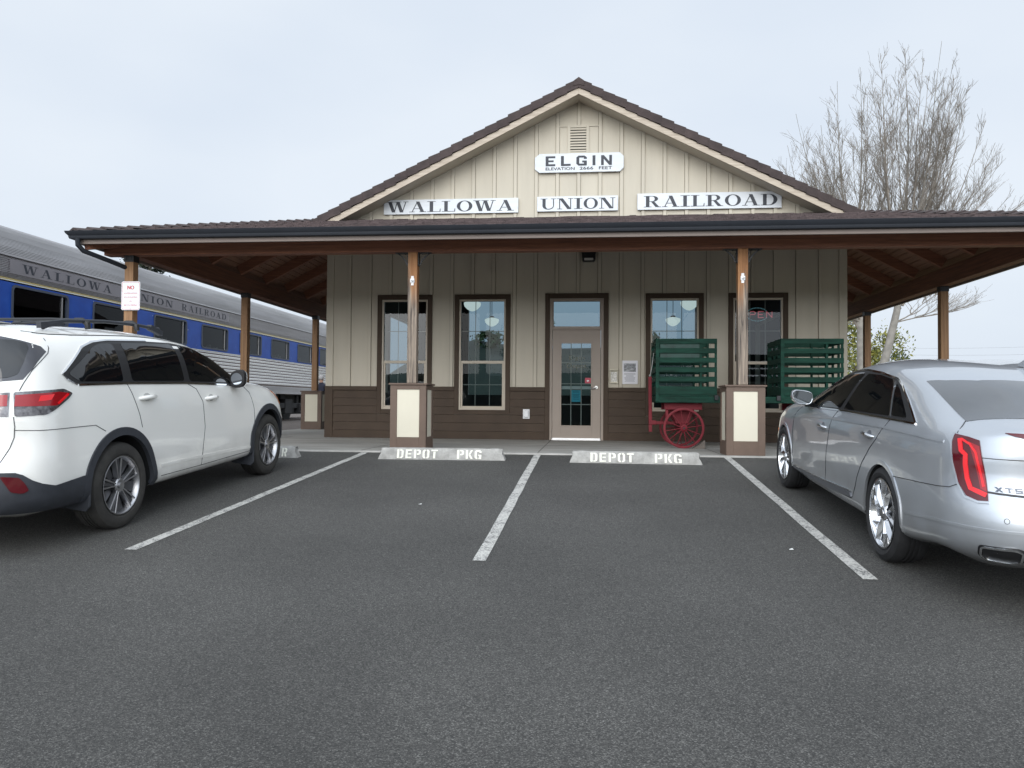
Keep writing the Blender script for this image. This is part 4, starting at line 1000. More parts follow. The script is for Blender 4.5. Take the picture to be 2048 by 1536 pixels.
for y in (TY0+.02, TY1-.02): mb.add([(TX-.03, y, .98), (TX-2.97, y, .98)]+[(TX+x*.99-.015, y, z-.02) for x, z in rc2[::-1]], [tuple(range(len(rc2)+2))])
mb.build('body_shell', M_STAINDULL, train, fixn=False)
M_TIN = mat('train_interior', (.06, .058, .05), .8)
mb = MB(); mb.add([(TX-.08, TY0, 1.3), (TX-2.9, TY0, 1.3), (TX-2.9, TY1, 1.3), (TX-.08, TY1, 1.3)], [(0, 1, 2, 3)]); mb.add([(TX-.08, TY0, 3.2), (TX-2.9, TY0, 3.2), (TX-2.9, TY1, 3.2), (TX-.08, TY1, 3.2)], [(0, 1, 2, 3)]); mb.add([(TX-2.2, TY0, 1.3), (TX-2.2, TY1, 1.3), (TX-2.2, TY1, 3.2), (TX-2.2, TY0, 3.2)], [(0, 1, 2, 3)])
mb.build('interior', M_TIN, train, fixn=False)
TLAMP = mat('train_lamp', (.9, .85, .7), .4, emis=(1, .9, .72), estr=2.2)
mb = MB()
for w in WIN[2:]: mb.box(TX-1.0, TX-.9, w+.60, w+.85, 3.17, 3.185)
mb.build('ceiling_lamp', TLAMP, train)
mb = MB()
for w in WIN[5:]:
    rng = random.Random(int(w*10))
    for k in range(5): y = w+.2+rng.random()*1.2; mb.box(TX-.30, TX-.22, y, y+rng.uniform(.05, .16), 2.0, 2.28+rng.uniform(.05, .16))
mb.build('table_clutter', mat('clutter', (.25, .22, .18), .6, col2=(.5, .5, .5), vscale=3), train)
# trucks
M_IRON = mat('truck_iron', (.020, .020, .021), .7, metal=.2, var=.4, vscale=5, bump=.2)
for yc in (11.0, 28.6):
    mb = MB()
    mb.beam((TX-.30, yc-1.55, .55), (TX-.30, yc+1.55, .55), .14, .20); mb.box(TX-.42, TX-.20, yc-.35, yc+.35, .25, .80)
    for s in (-1.2, 1.2):
        mb.box(TX-.40, TX-.16, yc+s-.19, yc+s+.19, .27, .62); mb.lathe([(0, 0), (.10, 0), (.10, .04), (0, .04)], (TX-.16, yc+s, .42), 'X', 14)
        for k in (-.10, .10): mb.tube([(TX-.30, yc+s+k*2.2, .58), (TX-.30, yc+s+k*2.2, .95)], .07, 8)
    mb.box(TX-2.6, TX-.45, yc-.25, yc+.25, .6, .98)
    tr = mb.build('truck', M_IRON, train, bevel=.015)
    for s in (-1.2, 1.2):
        mb = MB()
        for x in (TX-.78, TX-2.22): mb.lathe([(0, -.06), (.36, -.06), (.46, -.065), (.49, -.07), (.49, -.10), (.40, -.09), (0, -.09)], (x+.07, yc+s, .42), 'X', 28)
        mb.build('wheel', M_IRON, tr, smooth=True)
mb = MB(); mb.box(TX-2.3, TX-.7, 14, 26.2, .40, .96); mb.box(TX-2.7, TX-1.2, 26.4, 33.4, .18, .97); mb.build('underfloor_box', M_IRON, train, bevel=.02)
mb = MB()
for x in (TX-.79, TX-2.21): mb.box(x-.035, x+.035, -5, 70, -.10, -.03+.02)
M_RAILS = mat('rail_steel', (.16, .12, .10), .5, metal=.6)
tag(mb.build('railway_track', M_RAILS), kind='structure')

# ================================================================== trees
M_BARK = mat('pale_bark', (.16, .15, .135), .9, col2=(.27, .25, .225), vscale=3, bump=.5, bscale=14)
M_TWIG = mat('twig_bark', (.14, .122, .105), .9, col2=(.25, .22, .19), vscale=2)
TYY = 42.0
def P3(x, z, dy=0): return (x, TYY+dy, z)
def stem_tree(name, label, base, trunks, tips, seed):
    """pale forked trunk; long arching stems reach up to the crown edge, each with ascending side twigs"""
    t = thing(name, label, 'tree', base); rng = random.Random(seed); tr = MB(); tw = MB()
    for pts, rad in trunks: tr.tube(pts, rad, 12)
    def twig(p, d, L, r, lev):
        n = 5 if lev < 1 else 3; pts = [p]; dd = d.normalized()
        for i in range(n):
            dd = (dd+Vector((rng.uniform(-1, 1), rng.uniform(-1, 1), rng.uniform(-.2, 1.0)))*.13).normalized(); pts.append(pts[-1]+dd*(L/n))
        tw.tube(pts, [max(.0056, r*(1-.8*i/n)) for i in range(n+1)], 3, cap=False)
        if lev < 2:
            for i in range(int(2+L*1.9) if lev == 0 else rng.randint(0, 2)):
                f = rng.uniform(.12, .9)*n; a = min(int(f), n-1); q0 = pts[a].lerp(pts[a+1], f-a); ax = (pts[a+1]-pts[a]).normalized()
                s = Vector((rng.uniform(-1, 1), rng.uniform(-1, 1), rng.uniform(-.3, .5))).normalized()
                twig(q0, ax+s*rng.uniform(.35, .75), (.35+L*.18)*rng.uniform(.7, 1.5)*(.6 if lev else 1), max(.008, r*.5), lev+1)
    def stem(p0, tip, r0, sub=True):
        p0, tip = Vector(p0), Vector(tip); d = tip-p0; n = 11; pts = []
        c1 = p0+Vector((d.x*.55, d.y*.55, d.z*.34)); w1, w2 = rng.uniform(0, 6), rng.uniform(0, 6)
        for i in range(n+1):
            k = i/n; p = p0*(1-k)**2+c1*2*k*(1-k)+tip*k*k; pts.append(p+Vector((math.sin(w1+k*7), math.sin(w2+k*6), 0))*.11*min(k*3, 1))
        rad = [max(.010, r0*(1-k/n)**1.0) for k in range(n+1)]
        (tr if r0 > .1 else tw).tube(pts, rad, 6 if r0 > .05 else 4, cap=False)
        for i in range(int(5+d.length*1.35)):
            k = rng.uniform(.16, .97); f = k*n; a = min(int(f), n-1); q0 = pts[a].lerp(pts[a+1], f-a); ax = (pts[a+1]-pts[a]).normalized()
            s = Vector((rng.uniform(-1, 1), rng.uniform(-1, 1), 0)).normalized()
            twig(q0, ax+s*rng.uniform(.35, .75), (1.05-k*.75)*rng.uniform(1.3, 3.0), max(.012, rad[a]*.35), 0)
        if sub:     # secondary leaders fork off and run up beside the stem
            for i in range(3):
                k = rng.uniform(.22, .6); f = k*n; a = min(int(f), n-1); q0 = pts[a].lerp(pts[a+1], f-a); o = Vector((rng.uniform(-1, 1), rng.uniform(-1, 1), 0)).normalized()*rng.uniform(.7, 1.5)
                stem(q0, q0+(tip-q0)*rng.uniform(.55, .82)+o, max(.03, rad[a]*.55), False)
    for (p0, tip, r0) in tips: stem(p0, tip, r0*.78)
    tr.build('trunk', M_BARK, t, smooth=True, angle=70, fixn=False); tw.build('twigs', M_TWIG, t, fixn=False)
    return t
rng = random.Random(4); tips = []
for (x, z, r) in ((9.9, 12.2, .07), (10.6, 14.4, .10), (11.5, 16.6, .13), (12.1, 15.2, .09), (12.8, 17.4, .14), (13.7, 16.2, .09), (14.1, 18.2, .15), (13.2, 13.6, .08), (14.9, 17.2, .10)):
    tips.append((P3(14.1+rng.uniform(-.1, .1), rng.uniform(4.6, 6.8)), P3(x-.25, z, rng.uniform(-2.2, 2.2)), r))
for (x, z, r) in ((14.6, 18.7, .12), (15.8, 17.9, .10), (17.0, 18.6, .11), (15.4, 18.9, .14), (16.4, 19.4, .16), (16.9, 17.4, .09), (17.5, 18.9, .13), (18.5, 18.4, .14), (18.2, 15.8, .08), (19.3, 16.9, .11), (20.0, 15.2, .09), (20.5, 13.2, .08), (20.6, 11.0, .06), (19.3, 13.2, .07)):
    tips.append((P3(16.0+rng.uniform(-.1, .1), rng.uniform(5.6, 7.2), -.3), P3(x, z, rng.uniform(-2.2, 2.2)), r))
for (x, z) in ((18.6, 7.2), (18.4, 6.0)): tips.append((P3(15.6, 5.0, -.4), P3(x, z, rng.uniform(-1.2, .6)), .05))
for (x, z, r) in ((11.2, 9.2, .06), (12.3, 6.4, .06), (12.0, 5.2, .05), (12.9, 7.6, .07)): tips.append((P3(14.2, 5.0), P3(x, z, rng.uniform(-1, 1)), r))
stem_tree('bare_tree', 'tall leafless tree with pale forked trunks and fine upright twigs behind the right porch', (14.4, TYY, 0),
    [([P3(14.35, -.1), P3(14.28, 1.8), P3(14.2, 3.6), P3(14.18, 5.2), P3(14.05, 7.0)], [.36, .30, .26, .22, .15]),
     ([P3(14.5, -.1, -.3), P3(14.85, 1.8, -.4), P3(15.35, 3.8, -.5), P3(15.8, 5.6, -.4), P3(16.1, 7.4, -.3)], [.25, .22, .20, .17, .13])], tips, 21)

def leaf_cloud(mb, c, rx, ry, rz, n, size, rng, clumps=14, fl=.75):
    """leaf-sized faces in uneven clumps spread through an irregular volume"""
    cl = []
    for i in range(clumps):
        a = rng.random()*6.283; r = math.sqrt(rng.random()); h = rng.uniform(-1, 1)
        w = math.sqrt(max(.05, 1-h*h*.85)); cl.append((c[0]+rx*r*w*math.cos(a)*.8, c[1]+ry*r*w*math.sin(a)*.8, c[2]+rz*h*.85, rng.uniform(.22, .46)))
    for i in range(n):
        cx, cy, cz, s = cl[rng.randrange(clumps)]
        p = Vector((cx+rng.gauss(0, 1)*rx*s*.5, cy+rng.gauss(0, 1)*ry*s*.5, cz+rng.gauss(0, 1)*rz*s*.5))
        a = Vector((rng.uniform(-1, 1), rng.uniform(-1, 1), rng.uniform(-1, 1))).normalized(); b = a.cross(Vector((rng.uniform(-1, 1), rng.uniform(-1, 1), rng.uniform(-1, 1)))).normalized()
        u = size*rng.uniform(.5, 1.2)
        mb.add([p-a*u, p+b*u*fl*.6, p+a*u, p-b*u*fl*.6], [(0, 1, 2, 3)], rng.randrange(2))
def leafy(name, label, cat, base, crown, r, n, size, mats, seed, trunk_r=.2, group=None):
    t = thing(name, label, cat, base, group); rng = random.Random(seed)
    mb = MB(); top = Vector(crown)
    mb.tube([base, (base[0]+.1, base[1], base[2]+(top.z-base[2])*.5), tuple(top)], [trunk_r, trunk_r*.75, trunk_r*.3], 8)
    for i in range(9):
        a = rng.random()*6.28; z = rng.uniform(-.4, .6)
        mb.tube([(top.x, top.y, top.z-r[2]*.5), (top.x+r[0]*.8*math.cos(a), top.y+r[1]*.8*math.sin(a), top.z+r[2]*z)], [trunk_r*.4, trunk_r*.06], 5)
    mb.build('trunk', M_TWIG, t, smooth=True, angle=60)
    mb = MB(); leaf_cloud(mb, crown, *r, n, size, rng, clumps=22); mb.build('crown', mats, t, fixn=False)
    return t
LG = [mat('spring_leaf_pale', (.235, .225, .045), .7, var=.25, vscale=2), mat('spring_leaf', (.12, .135, .03), .7, var=.25, vscale=2)]
LD = [mat('dark_leaf', (.030, .055, .020), .7, var=.3, vscale=2), mat('mid_leaf', (.055, .085, .030), .7, var=.3, vscale=2)]
LP = [mat('pine_needle', (.016, .030, .016), .8, var=.3, vscale=2), mat('pine_needle_mid', (.030, .045, .022), .8, var=.3, vscale=2)]
leafy('leafy_tree', 'yellow-green budding tree between the pale trunks behind the right porch', 'tree', (21.4, 60, -.1), (21.4, 60, 3.5), (2.9, 2.0, 2.6), 3600, .15, LG, 31)
leafy('leafy_tree', 'yellow-green budding tree just right of the green cart rack, behind the porch', 'tree', (18.3, 58, -.1), (18.4, 58, 3.6), (1.8, 1.8, 3.4), 2600, .15, LG, 32)
leafy('dark_tree', 'small dark green round tree on the skyline above the silver car', 'tree', (23.9, 62, -.1), (24.0, 62, 3.55), (1.3, 1.3, 1.25), 1300, .13, LD, 33)
leafy('conifer_tree', 'dark conifer showing above the rail car under the left porch eave', 'tree', (-37.6, 62, -.1), (-37.0, 62, 12.9), (3.0, 2.6, 1.6), 2800, .20, LP, 34, .35)
# trees behind the viewer, seen mirrored in the panes
for i, (x, y, h, w) in enumerate(((-9.2, -78, 11.0, 3.6), (2.5, -88, 7, 3.5), (9, -84, 6.5, 3))):
    leafy('hill_tree', ('broad dark tree at the far side of the lot behind the viewer', 'low round dark tree at the far side of the lot', 'small dark tree at the far edge of the lot')[i], 'tree', (x, y, -2.4), (x, y, h-2.4), (w, w, h*.28), 900, .45, LD, 40+i, .3)
for i, (x, y, h, w) in enumerate(((-8.3, 150, 6.4, 2.6), (-20, 152, 4.5, 3.2), (11, 150, 4.0, 3.4))):
    leafy('hill_tree', ('dark round-topped tree on the ridge seen through the second window', 'dark low tree on the ridge behind the left window', 'dark low tree on the ridge behind the door')[i], 'tree', (x, y, 10), (x, y, 10+h*.7), (w, w, h*.35), 700, .5, LD, 50+i, .25)
# overhead wires
def wire(z0, z1, label):
    t = thing('power_line', label, 'power line', (27, 70, 0), 'wires in the sky on the right')
    mb = MB(); n = 16; pts = [(16+i*44/n, 70, z0+(z1-z0)*i/n-1.0*(1-(2*i/n-1)**2)) for i in range(n+1)]
    mb.tube(pts, .009, 4, cap=False); mb.build('cable', mat('cable_grey', (.30, .31, .33), .6), t, fixn=False)
wire(6.1, 7.7, 'upper faint grey wire low in the sky at right'); wire(5.6, 6.9, 'lower faint grey wire low in the sky at right')
# person by the train, back turned, seen above the rear pedestal
def person(loc, face):
    t = thing('person', 'grey-haired person in a dark navy jacket standing by the train, beyond the left rear pedestal', 'person', loc)
    sk = [((0, 0, .86), .13), ((0, 0, 1.05), .135), ((0, 0, 1.22), .155), ((0, .0, 1.33), .10), ((0, .01, 1.39), .052), ((0, .015, 1.46), .075), ((0, .015, 1.53), .082), ((0, .005, 1.585), .050),
          ((.16, 0, 1.29), .062), ((.21, .01, 1.06), .048), ((.22, -.05, .83), .034), ((-.16, 0, 1.29), .062), ((-.21, .01, 1.06), .048), ((-.22, -.05, .83), .034),
          ((.09, 0, .80), .088), ((.10, -.01, .46), .060), ((.10, .02, .08), .040), ((.11, -.10, .03), .030), ((-.09, 0, .80), .088), ((-.10, -.01, .46), .060), ((-.10, .02, .08), .040), ((-.11, -.10, .03), .030)]
    ed = [(0, 1), (1, 2), (2, 3), (3, 4), (4, 5), (5, 6), (6, 7), (2, 8), (8, 9), (9, 10), (2, 11), (11, 12), (12, 13), (0, 14), (14, 15), (15, 16), (16, 17), (0, 18), (18, 19), (19, 20), (20, 21)]
    for s, w in ((1, 10), (-1, 13)):
        for f, (dx, L) in enumerate(((-.018, .075), (-.006, .088), (.006, .082), (.018, .066))):
            k = len(sk); sk.append(((s*(.222+dx), -.055, .77), .0095)); sk.append(((s*(.220+dx), -.062, .77-L*.6), .0085)); sk.append(((s*(.214+dx), -.066, .77-L), .0075)); ed += [(w, k), (k, k+1), (k+1, k+2)]
        k = len(sk); sk.append(((s*.205, -.082, .79), .010)); sk.append(((s*.198, -.098, .755), .0085)); ed += [(w, k), (k, k+1)]
    me = bpy.data.meshes.new('body'); me.from_pydata([p for p, r in sk], ed, [])
    ob = bpy.data.objects.new('body', me); COL.objects.link(ob)
    m = ob.modifiers.new('skin', 'SKIN'); m.use_smooth_shade = True
    for v, (p, r) in zip(me.skin_vertices[0].data, sk): v.radius = (r, r)
    me.skin_vertices[0].data[0].use_root = True
    s = ob.modifiers.new('sub', 'SUBSURF'); s.levels = 1; s.render_levels = 2
    dg = bpy.context.evaluated_depsgraph_get(); me2 = bpy.data.meshes.new_from_object(ob.evaluated_get(dg)); bpy.data.objects.remove(ob)
    SKIN = mat('skin', (.45, .27, .20), .6); JKT = mat('navy_jacket', (.012, .014, .030), .85, var=.2, vscale=10); TRS = mat('dark_trousers', (.04, .04, .045), .85)
    me2.materials.clear()
    for mm in (SKIN, JKT, TRS): me2.materials.append(mm)
    for p_ in me2.polygons:
        c = p_.center; p_.material_index = 0 if (c.z > 1.40 or (abs(c.x) > .15 and c.z < .86 and c.z > .6)) else 1 if c.z > .84 else 2
        p_.use_smooth = True
    b = bpy.data.objects.new('body', me2); COL.objects.link(b); b.parent = t
    mb = MB()   # hair over the back and top of the head
    for i in range(13):
        pass
    mb.lathe([(.0, .108), (.045, .100), (.078, .070), (.092, .025), (.092, -.02), (.080, -.055), (.070, -.060), (.0, -.03)], (0, .028, 1.535), 'Z', 20)
    mb.build('hair', mat('grey_hair', (.32, .31, .31), .8, var=.25, vscale=30), t, smooth=True, angle=70, local=True)
    mb = MB()   # face: nose, eyes, mouth, ears
    mb.lathe([(0, -.020), (.010, -.016), (.013, 0), (.007, .02), (0, .03)], (0, -.076, 1.50), 'Z', 8)
    for s in (-1, 1): mb.lathe([(0, -.02), (.012, -.012), (.014, .006), (0, .022)], (s*.088, .018, 1.505), 'Z', 8)
    mb.build('face', SKIN, t, smooth=True, local=True)
    mb = MB()
    for s in (-1, 1): mb.lathe([(0, -.008), (.008, 0), (0, .008)], (s*.030, -.064, 1.52), 'Z', 8)
    mb.box(-.022, .022, -.069, -.060, 1.458, 1.463); mb.build('eyes_and_mouth', mat('face_dark', (.10, .04, .035), .5), t, local=True)
    t.rotation_euler = (0, 0, face); return t
person((-8.86, 25.0, -.04), R(165))
# ================================================================== cars
def refine(P, m):
    """hermite refinement along axis 0 of P (n, r, 3); both ends lie on the mirror plane x = 0"""
    mir = P[[1]]*np.array([-1, 1, 1]); mir2 = P[[-2]]*np.array([-1, 1, 1])
    Q = np.concatenate([mir, P, mir2]); ch = np.maximum(np.linalg.norm(np.diff(Q, axis=0), axis=2), 1e-4)
    h = ch[:, :, None]; d = np.diff(Q, axis=0)/h
    tg = (h[1:]*d[:-1]+h[:-1]*d[1:])/(h[1:]+h[:-1])
    out = []
    for i in range(len(P)-1):
        hh = h[i+1]
        for k in range(m):
            s = k/m; s2, s3 = s*s, s*s*s
            out.append((2*s3-3*s2+1)*P[i]+(s3-2*s2+s)*hh*tg[i]+(-2*s3+3*s2)*P[i+1]+(s3-s2)*hh*tg[i+1])
    out.append(P[-1]); return np.array(out)
def body_mesh(ctrl, ms=6, mr=5):
    P = np.array(ctrl, float); P = refine(P, ms); P = refine(P.transpose(1, 0, 2), mr).transpose(1, 0, 2)
    n, r = P.shape[:2]; vs = P.reshape(-1, 3).tolist(); fs = []
    for i in range(n-1):
        for j in range(r-1): fs.append((i*r+j, (i+1)*r+j, (i+1)*r+j+1, i*r+j+1))
    o = len(vs); vs += [(-x, y, z) for x, y, z in vs]; fs += [tuple(o+k for k in f)[::-1] for f in fs]
    bm = bmesh.new(); bv = [bm.verts.new(v) for v in vs]
    for f in fs:
        try: bm.faces.new([bv[k] for k in f])
        except ValueError: pass
    bmesh.ops.remove_doubles(bm, verts=bm.verts, dist=.0008)
    bmesh.ops.dissolve_degenerate(bm, edges=bm.edges, dist=.0004)
    bmesh.ops.recalc_face_normals(bm, faces=bm.faces)
    return bm
def cut_arches(bm, wheels, mats, name, parent, sharp=40):
    """wheels: (y, z, r): cut round housings through both flanks; housing faces get material 1"""
    me = bpy.data.meshes.new(name); bm.to_mesh(me); me.materials.append(mats[0])
    ob = bpy.data.objects.new(name, me); COL.objects.link(ob)
    cb = MB()
    for (y, z, r) in wheels:
        for s in (-1, 1):
            cb.lathe([(0, .55*s), (r, .55*s), (r, 1.2*s), (0, 1.2*s)], (0, y, z), 'X', 56)
    cut = cb.build('cut', mats[0]); md = ob.modifiers.new('b', 'BOOLEAN'); md.object = cut; md.operation = 'DIFFERENCE'; md.solver = 'EXACT'
    dg = bpy.context.evaluated_depsgraph_get(); me2 = bpy.data.meshes.new_from_object(ob.evaluated_get(dg))
    bpy.data.objects.remove(ob); bpy.data.objects.remove(cut)
    me2.materials.clear()
    for m in mats: me2.materials.append(m)
    b2 = bmesh.new(); b2.from_mesh(me2)
    for f in b2.faces:
        f.smooth = True; f.material_index = 0
        for (y, z, r) in wheels:
            if all(abs(math.hypot(v.co.y-y, v.co.z-z)-r) < .004 or (abs(abs(v.co.x)-.55) < .003 and math.hypot(v.co.y-y, v.co.z-z) < r+.004) for v in f.verts): f.material_index = 1
    for e in b2.edges:
        if len(e.link_faces) == 2 and (e.calc_face_angle(0) > R(sharp) or e.link_faces[0].material_index != e.link_faces[1].material_index): e.smooth = False
    b2.to_mesh(me2); b2.free(); me2.name = name
    o = bpy.data.objects.new(name, me2); COL.objects.link(o); o.parent = parent
    return o
class Skin:
    """drapes flat outlines over a body surface"""
    def __init__(s, bm): s.t = BVHTree.FromBMesh(bm)
    def drape(s, mb, pts, dr, off=.003, thick=.006, grid=.06, mi=0, flip=False):
        dr = Vector(dr).normalized(); a = Vector((0, 0, 1)); a = (a-dr*a.dot(dr)).normalized() if abs(dr.z) < .9 else Vector((0, 1, 0)); b = a.cross(dr)
        pts = [Vector(p) for p in pts]; c = sum(pts, Vector())/len(pts)
        bm = bmesh.new(); vs = [bm.verts.new(((p-c).dot(a), (p-c).dot(b), 0)) for p in pts]; f = bm.faces.new(vs)
        bmesh.ops.triangulate(bm, faces=[f])
        for ax in (0, 1):
            lo = min(v.co[ax] for v in bm.verts); hi = max(v.co[ax] for v in bm.verts); k = math.floor(lo/grid)+1
            while k*grid < hi:
                co = Vector((0, 0, 0)); co[ax] = k*grid; no = Vector((0, 0, 0)); no[ax] = 1
                bmesh.ops.bisect_plane(bm, geom=list(bm.verts)+list(bm.edges)+list(bm.faces), plane_co=co, plane_no=no); k += 1
        bm.verts.index_update(); pos = []; nrm = []
        for v in bm.verts:
            p = c+a*v.co.x+b*v.co.y; h = s.t.ray_cast(p+dr*1.2, -dr, 2.4)
            if h[0] is None: h = s.t.find_nearest(p)
            n = h[1] if h[1].dot(dr) > 0 else -h[1]; pos.append(h[0]+n*off); nrm.append(n)
        fs = [tuple(v.index for v in f.verts) for f in bm.faces]
        rim = [(e.verts[0].index, e.verts[1].index) for e in bm.edges if len(e.link_faces) == 1]
        bm.free(); n = len(pos)
        out = pos+[p-m*thick for p, m in zip(pos, nrm)]
        f2 = fs+[(i, j, n+j, n+i) for i, j in rim]
        if flip: out = [(-p[0], p[1], p[2]) for p in out]
        mb.add(out, f2, mi)
    def line(s, mb, pts, w, dr, off=.002, thick=.004, flip=False, closed=False, step=.05):
        """a thin strip of width w along a path on the body"""
        dr = Vector(dr).normalized(); P = []
        pts = [Vector(p) for p in pts]; n = len(pts); rng_ = range(n if closed else n-1)
        for i in rng_:
            a, b = pts[i], pts[(i+1) % n]; k = max(1, int((b-a).length/step))
            for j in range(k): P.append(a.lerp(b, j/k))
        if not closed: P.append(pts[-1])
        m = len(P); vs = []
        for i, p in enumerate(P):
            d = (P[(i+1) % m if closed else min(i+1, m-1)]-P[(i-1) % m if closed else max(i-1, 0)]).normalized(); sd = d.cross(dr).normalized()
            row = []
            for u in (-w/2, w/2):
                q0 = p+sd*u; h = s.t.ray_cast(q0+dr*1.2, -dr, 2.4)
                if h[0] is None: h = s.t.find_nearest(q0)
                nn = h[1] if h[1].dot(dr) > 0 else -h[1]; row += [h[0]+nn*off, h[0]-nn*thick]
            vs += [row[0], row[2], row[3], row[1]]
        fs = [(i*4+k, ((i+1) % m)*4+k, ((i+1) % m)*4+(k+1) % 4, i*4+(k+1) % 4) for i in range(m if closed else m-1) for k in (0, 1, 3)]
        if not closed: fs += [(0, 1, 2, 3), tuple(4*(m-1)+k for k in (3, 2, 1, 0))]
        if flip: vs = [(-v[0], v[1], v[2]) for v in vs]
        mb.add(vs, fs)
def smooth_poly(pts, n=4, closed=True):
    """rounds an outline a little (Catmull-Rom)"""
    P = [Vector(p) for p in pts]; m = len(P); out = []
    for i in range(m if closed else m-1):
        p0, p1, p2, p3 = (P[(i-1) % m], P[i], P[(i+1) % m], P[(i+2) % m]) if closed else (P[max(i-1, 0)], P[i], P[i+1], P[min(i+2, m-1)])
        for k in range(n):
            s = k/n; out.append(.5*((2*p1)+(-p0+p2)*s+(2*p0-5*p1+4*p2-p3)*s*s+(-p0+3*p1-3*p2+p3)*s**3))
    if not closed: out.append(P[-1])
    return out
def round_poly(pts, r, n=4):
    """fillets the corners of an outline"""
    P = [Vector(p) for p in pts]; m = len(P); out = []
    for i in range(m):
        a, b, c = P[i-1], P[i], P[(i+1) % m]; ra = min(r, (a-b).length*.45); rc = min(r, (c-b).length*.45)
        p, q2 = b+(a-b).normalized()*ra, b+(c-b).normalized()*rc
        for k in range(n+1): s = k/n; out.append(p*(1-s)**2+b*2*s*(1-s)+q2*s*s)
    return out

M_TYRE = mat('tyre_rubber', (.017, .017, .018), .75, var=.3, vscale=12)
M_TYREDUST = mat('tyre_dusty', (.030, .028, .025), .85, var=.35, vscale=9)
M_CHROME = mat('chrome', (.78, .79, .80), .08, metal=1)
M_RIMDARK = mat('rim_dark', (.035, .036, .040), .35, metal=.6)
M_RIMMACH = mat('rim_machined', (.44, .44, .45), .35, metal=1)
M_RIMBRIGHT = mat('rim_bright', (.70, .71, .73), .18, metal=1)
M_PLASTIC = mat('grey_black_plastic', (.028, .031, .038), .6, var=.15, vscale=12, bump=.06, bscale=300)
M_TINT = mat('tinted_glass', (.004, .005, .006), .03, spec=.55, coat=.3)
M_GAP = mat('panel_gap', (.03, .03, .032), .6)
M_WELL = mat('wheel_housing', (.008, .008, .008), .9)
M_LAMPRED = mat('lamp_red', (.30, .005, .010), .15, coat=.4)
M_LAMPREDB = mat('lamp_red_bright', (.80, .010, .016), .2, coat=.3)
M_LAMPDARK = mat('lamp_red_dark', (.085, .003, .007), .15, coat=.35)
M_LAMPCLEAR = mat('lamp_clear', (.24, .23, .235), .15, metal=.5, coat=.6, col2=(.04, .036, .04), vscale=30)
M_AMBER = mat('lamp_amber', (.62, .17, .02), .15, coat=1)

